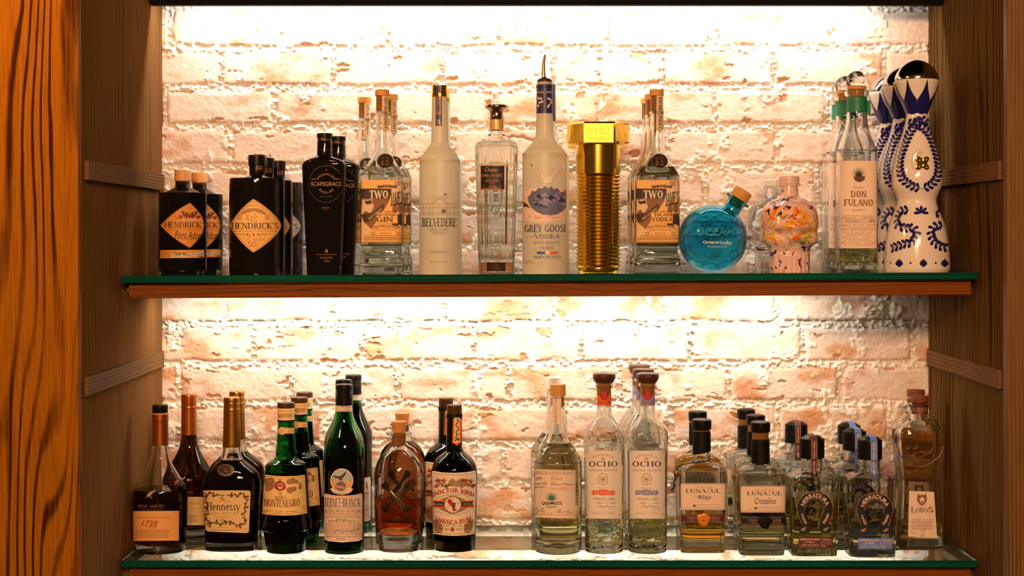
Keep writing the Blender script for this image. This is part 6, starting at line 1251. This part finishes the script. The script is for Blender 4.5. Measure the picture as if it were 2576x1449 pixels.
# square tequila bottles with horseshoe labels
def herra(px, yb, du, dv, strip, sink, plate, word, liq, level):
    q = lambda u: u + du; w = lambda v: v + dv
    pr = [(None, 175, 'c'), (1380 + dv, 186), (1345 + dv, 190), (1000 + dv, 204), (800 + dv, 214), (770 + dv, 216), (752 + dv, 208), (735 + dv, 175), (712 + dv, 125), (695 + dv, 92), (680 + dv, 86), (600 + dv, 84), (590 + dv, 84, 'c')]
    B = Bottle('tequila_bottle', px, yb, L6, pr); blend(B, 735 + dv, 680 + dv, 6, .78)
    B.glass('body', M['clear'], .0035, .016); B.liquid(liq, level + dv, .0032, .0157)
    B.solid('cap', [(598 + dv, 96, 'c'), (592 + dv, 100, 'c'), (450 + dv, 100), (440 + dv, 96, 'c'), (414 + dv, 62, 'c'), (411 + dv, 52, 'c')], M['blackcap'], e=2, ratio=1)
    # paper strip over the stopper, down the neck
    mb = MB(); k = B.k * B.zc / FPX; hw = 28 * k if strip != 'maroon' else 28 * k; path = [(.02, 410 + dv), (-62 * k, 413 + dv), (-97 * k, 440 + dv), (-101 * k, 455 + dv), (-101.5 * k, 597 + dv), (-90 * k, 610 + dv), (-88 * k, 680 + dv), (-97 * k, 700 + dv), (-118 * k, 742 + dv if strip == 'maroon' else 758 + dv)]
    xo = (12 if strip != 'maroon' else -2) * k
    rowz = [(y - .0006, B.zof(v) + (.0008 if i < 2 else 0)) for i, (y, v) in enumerate(path)]; vs = []
    for y, z in rowz:
        for x in (-hw, -hw * .2, hw * .2, hw): vs.append((x + xo, y + (x * x) / (2 * .03) * (y < -.03), z))
    mb.add(vs, [(4 * i + j, 4 * i + j + 1, 4 * i + j + 5, 4 * i + j + 4) for i in range(len(rowz) - 1) for j in range(3)], M[strip])
    class S:                                           # lettering along the strip
        root = B.root
        def pt(s, u, v, lay): 
            z = B.zof(v); ys = np.interp(-z, [-r_[1] for r_ in rowz], [r_[0] for r_ in rowz]); return (u * k + xo, float(ys) - .0006 - .0002 * lay, z)
    SL = Lab(S()); SL.mb = mb
    for v0, v1 in ((452, 590), (606, 735)): SL.text('TEQUILA ' + word, -9, v0 + dv, 9, v1 + dv, sink, 'bold', 2, rot=90)
    for u in (-20, 20): SL.line([(u, 455 + dv), (u, 595 + dv)], 1.6, sink, 1); SL.line([(u, 602 + dv), (u, 690 + dv)], 1.6, sink, 1)
    mb.build('paper_strip', B.root, 0)
    L = Lab(B); cu, cv = q(297), w(1025); o = []; i_ = []
    for j in range(33):                                # horseshoe
        a = R(-58 + 296 * j / 32); lo = max(0.0, -math.sin(a)); ro = 150; 
        o.append((cu + ro * math.cos(a) * (1 - .12 * lo), cv - ro * math.sin(a) * (1 + .45 * lo))); i_.append((cu + 76 * math.cos(a) * (1 - .30 * lo), cv + 10 - 76 * math.sin(a) * (1 + 1.55 * lo)))
    o[0] = (q(425), w(1218)); o[-1] = (q(170), w(1218)); i_[0] = (q(343), w(1218)); i_[-1] = (q(252), w(1218))
    o[1] = (q(430), w(1160)); o[-2] = (q(165), w(1160))
    vs = []; fs = []
    for a, b in zip(o, i_):
        for t in (0, .33, .66, 1): vs.append(B.pt(a[0] + (b[0] - a[0]) * t, a[1] + (b[1] - a[1]) * t, 0))
    for j in range(32):
        for t in range(3): fs.append((4 * j + t, 4 * j + 4 + t, 4 * j + 5 + t, 4 * j + 1 + t))
    L.mb.add(vs, fs, M['ink'])
    L.arc('HERRADURA', cu, cv, 92, 163, 17, 34, 'pink', 'bold', 2, rv=96); L.arc('TEQUILA', cu, cv + 10, 98, 232, 190, 22, 'pink', 'bold', 2, rv=120); L.arc('ORIGINAL', cu, cv + 10, 98, -10, -54, 22, 'pink', 'bold', 2, rv=120)
    L.arc('ESTABLECIDO 1870', cu, cv, 134, 118, 62, 9, 'copperink', 'sans', 2); L.arc('DEL VALLE DE AMATITAN, JALISCO', cu, cv, 79, 178, 2, 9, 'copperink', 'sans', 2)
    L.line([o[j] for j in range(2, 31)], 2.2, 'copperink', 1)
    for sx in (q(205), q(390)):
        for j in range(3): L.ring(sx + (j - 1) * 12, w(1195 - j * 6), 11, 9, 3, 'pink', 2, 30, 300, 12)
    L.build('horseshoe_label')
    mb = MB()                                          # embossed monogram in the hollow of the horseshoe
    for st in (cat2([(q(270), w(1020)), (q(255), w(1045)), (q(262), w(1080)), (q(285), w(1085)), (q(285), w(1050))]), cat2([(q(300), w(1000)), (q(310), w(1040)), (q(300), w(1090)), (q(325), w(1105))]), cat2([(q(255), w(1000)), (q(290), w(990)), (q(330), w(1000)), (q(338), w(1040))]), cat2([(q(270), w(1105)), (q(295), w(1112)), (q(322), w(1108))])):
        mb.tube([B.pt(u, v, 0) for u, v in st], .0013, M['clear'], 8)
    mb.build('embossed_monogram', B.root, 60)
    L = Lab(B); L.rect(q(160), w(1254), q(440), w(1345), plate, 0, 14, 3); L.text('HERRADURA', q(170), w(1264), q(335), w(1282), 'pink', 'bold', 2); L.text('- A\u00d1EJO -' if word != 'SILVER' else '- SILVER -', q(195), w(1288), q(308), w(1304), 'pink', 'bold', 2); L.text('- 100% DE AGAVE -', q(172), w(1311), q(340), w(1321), 'pink', 'sans', 2); L.text('HECHO EN MEXICO', q(172), w(1328), q(332), w(1335), 'pink', 'sans', 2); L.line([(q(346), w(1260)), (q(346), w(1340))], 2, 'pink', 1); L.text('TEQUILA', q(356), w(1268), q(428), w(1282), 'pink', 'bold', 2); L.text('40% ALC/VOL (80 PROOF)', q(356), w(1298), q(432), w(1306), 'pink', 'sans', 2); L.text('750ml', q(356), w(1320), q(384), w(1336), 'pink', 'sans', 2)
    for v in (1290, 1314): L.line([(q(350), w(v)), (q(434), w(v))], 1.2, 'pink', 1)
    L.build('plate_label'); return B
Hq = herra(2043, 1394, 0, 0, 'maroon', 'pink', 'maroon', 'A\u00d1EJO', M['yellow'], 900); done(Hq, 'square tequila bottle with black horseshoe label and maroon strip', 'maroon strip horseshoe tequila bottles')
again(Hq, 2003, 3.08, 'square tequila bottle behind the maroon strip horseshoe label bottle', 'maroon strip horseshoe tequila bottles')
Hs = herra(2188, 1397, 495, 8, 'hblue', 'wht', 'hblue', 'SILVER', M['straw'], 985); done(Hs, 'square tequila bottle with black horseshoe label and blue strip', 'blue strip horseshoe tequila bottles')
again(Hs, 2149, 2.975, 'middle square tequila bottle in the blue strip horseshoe row', 'blue strip horseshoe tequila bottles')
again(Hs, 2136, 3.066, 'rearmost square tequila bottle in the blue strip horseshoe row', 'blue strip horseshoe tequila bottles')

# broad clear bottle with tapering wolf label, at the right end
def lobos(liq, level):
    B = Bottle('tequila_bottle', 2312, 1379, L6, [(None, 175, 'c'), (1335, 186), (1300, 189), (1150, 182), (1000, 175), (850, 170), (740, 174), (640, 186), (540, 197), (460, 201), (400, 198), (360, 180), (330, 148), (300, 108), (275, 82), (240, 74), (170, 74), (155, 80, 'c'), (140, 80, 'c'), (136, 70, 'c')], zc=2.885)
    blend(B, 380, 260, 3.2, .62); B.glass('body', M['clear'], .0045, .020); B.liquid(liq, level, .0042, .0197)
    B.solid('stopper', [(200, 54, 'c'), (140, 56, 'c'), (134, 74, 'c'), (92, 75), (85, 70, 'c')], M['redwood'], e=2, ratio=1)
    L = Lab(B); L.rect(1095, 172, 1232, 236, 'maroon', 0, 14, 2); L.text('LOBOS', 1112, 183, 1216, 213, 'copperink', 'serif', 2); L.text('1707', 1146, 218, 1190, 230, 'copperink', 'sans', 2); L.build('neck_label')
    mb = MB(); mb.tube([B.pt(u, v, 0) for u, v in cat2([(975, 520), (1005, 580), (1070, 630), (1160, 670), (1260, 630), (1330, 570), (1352, 500)])], .0016, M['clear'], 8); mb.build('embossed_shield', B.root, 60)
    L = Lab(B); L.poly([(1078, 872), (1180, 876), (1282, 880), (1295, 1070), (1307, 1258), (1188, 1256), (1068, 1250), (1073, 1060)], 'peach', 0, 6, dens=4)
    L.poly([(1140, 935), (1152, 890), (1165, 912), (1185, 900), (1200, 912), (1212, 888), (1224, 935), (1220, 960), (1200, 985), (1183, 995), (1165, 985), (1146, 960)], 'brown2', 1, 3); L.poly([(1160, 935), (1183, 920), (1206, 935), (1200, 962), (1183, 980), (1166, 962)], 'peach', 2, 2); L.poly([(1172, 960), (1183, 954), (1194, 960), (1183, 972)], 'brown', 3, 1)
    for s in (-1, 1): L.line([(1183 + s * 12, 938), (1183 + s * 24, 932)], 3, 'brown', 3); L.line([(1183 + s * 34, 905), (1183 + s * 22, 928)], 3, 'brown', 3)
    L.text('TEQUILA', 1150, 1002, 1216, 1009, 'brown2', 'fine', 2); L.text('L', 1092, 1003, 1128, 1050, 'brown', 'serif', 2); L.text('OBO', 1130, 1013, 1232, 1050, 'brown', 'serif', 2); L.text('S', 1236, 1003, 1276, 1050, 'brown', 'serif', 2); L.text('1707', 1168, 1072, 1200, 1080, 'pink', 'sans', 2)
    L.text('EXTRA A\u00d1EJO', 1098, 1103, 1272, 1124, 'brown', 'fine', 2); L.line([(1085, 1128), (1282, 1128)], 2, 'brown', 1); L.text('PX', 1104, 1133, 1136, 1152, 'brown', 'fine', 2); L.lines(1142, 1138, 1275, 1150, 2, 'brown2', 4, 2)
    for v in (1158, 1172, 1194): L.line([(1082, v), (1286, v)], 1.8, 'brown2', 1)
    L.lines(1088, 1165, 1280, 1183, 2, 'brown2', 4, 2, 6); L.line(cat2([(1172, 1190), (1188, 1215), (1205, 1180), (1195, 1225), (1165, 1245), (1215, 1242)]), 2, 'brown', 2); L.lines(1085, 1215, 1140, 1228, 2, 'brown2', 3, 2, 7); L.text('750 ml', 1255, 1224, 1282, 1232, 'brown2', 'sans', 2); L.build('label'); return B
B = lobos(M['yellow'], 1118); done(B, 'tall shield-shouldered tequila bottle with tapering wolf label, rightmost on lower shelf', 'wolf label tequila bottles')
B2 = lobos(M['lobos'], 420); x = (2304 - VX) * 3.0 / FPX; B2.root.location = (x, 3.0, SHELF_L); done(B2, 'amber-filled tequila bottle behind the tapering wolf label bottle', 'wolf label tequila bottles')
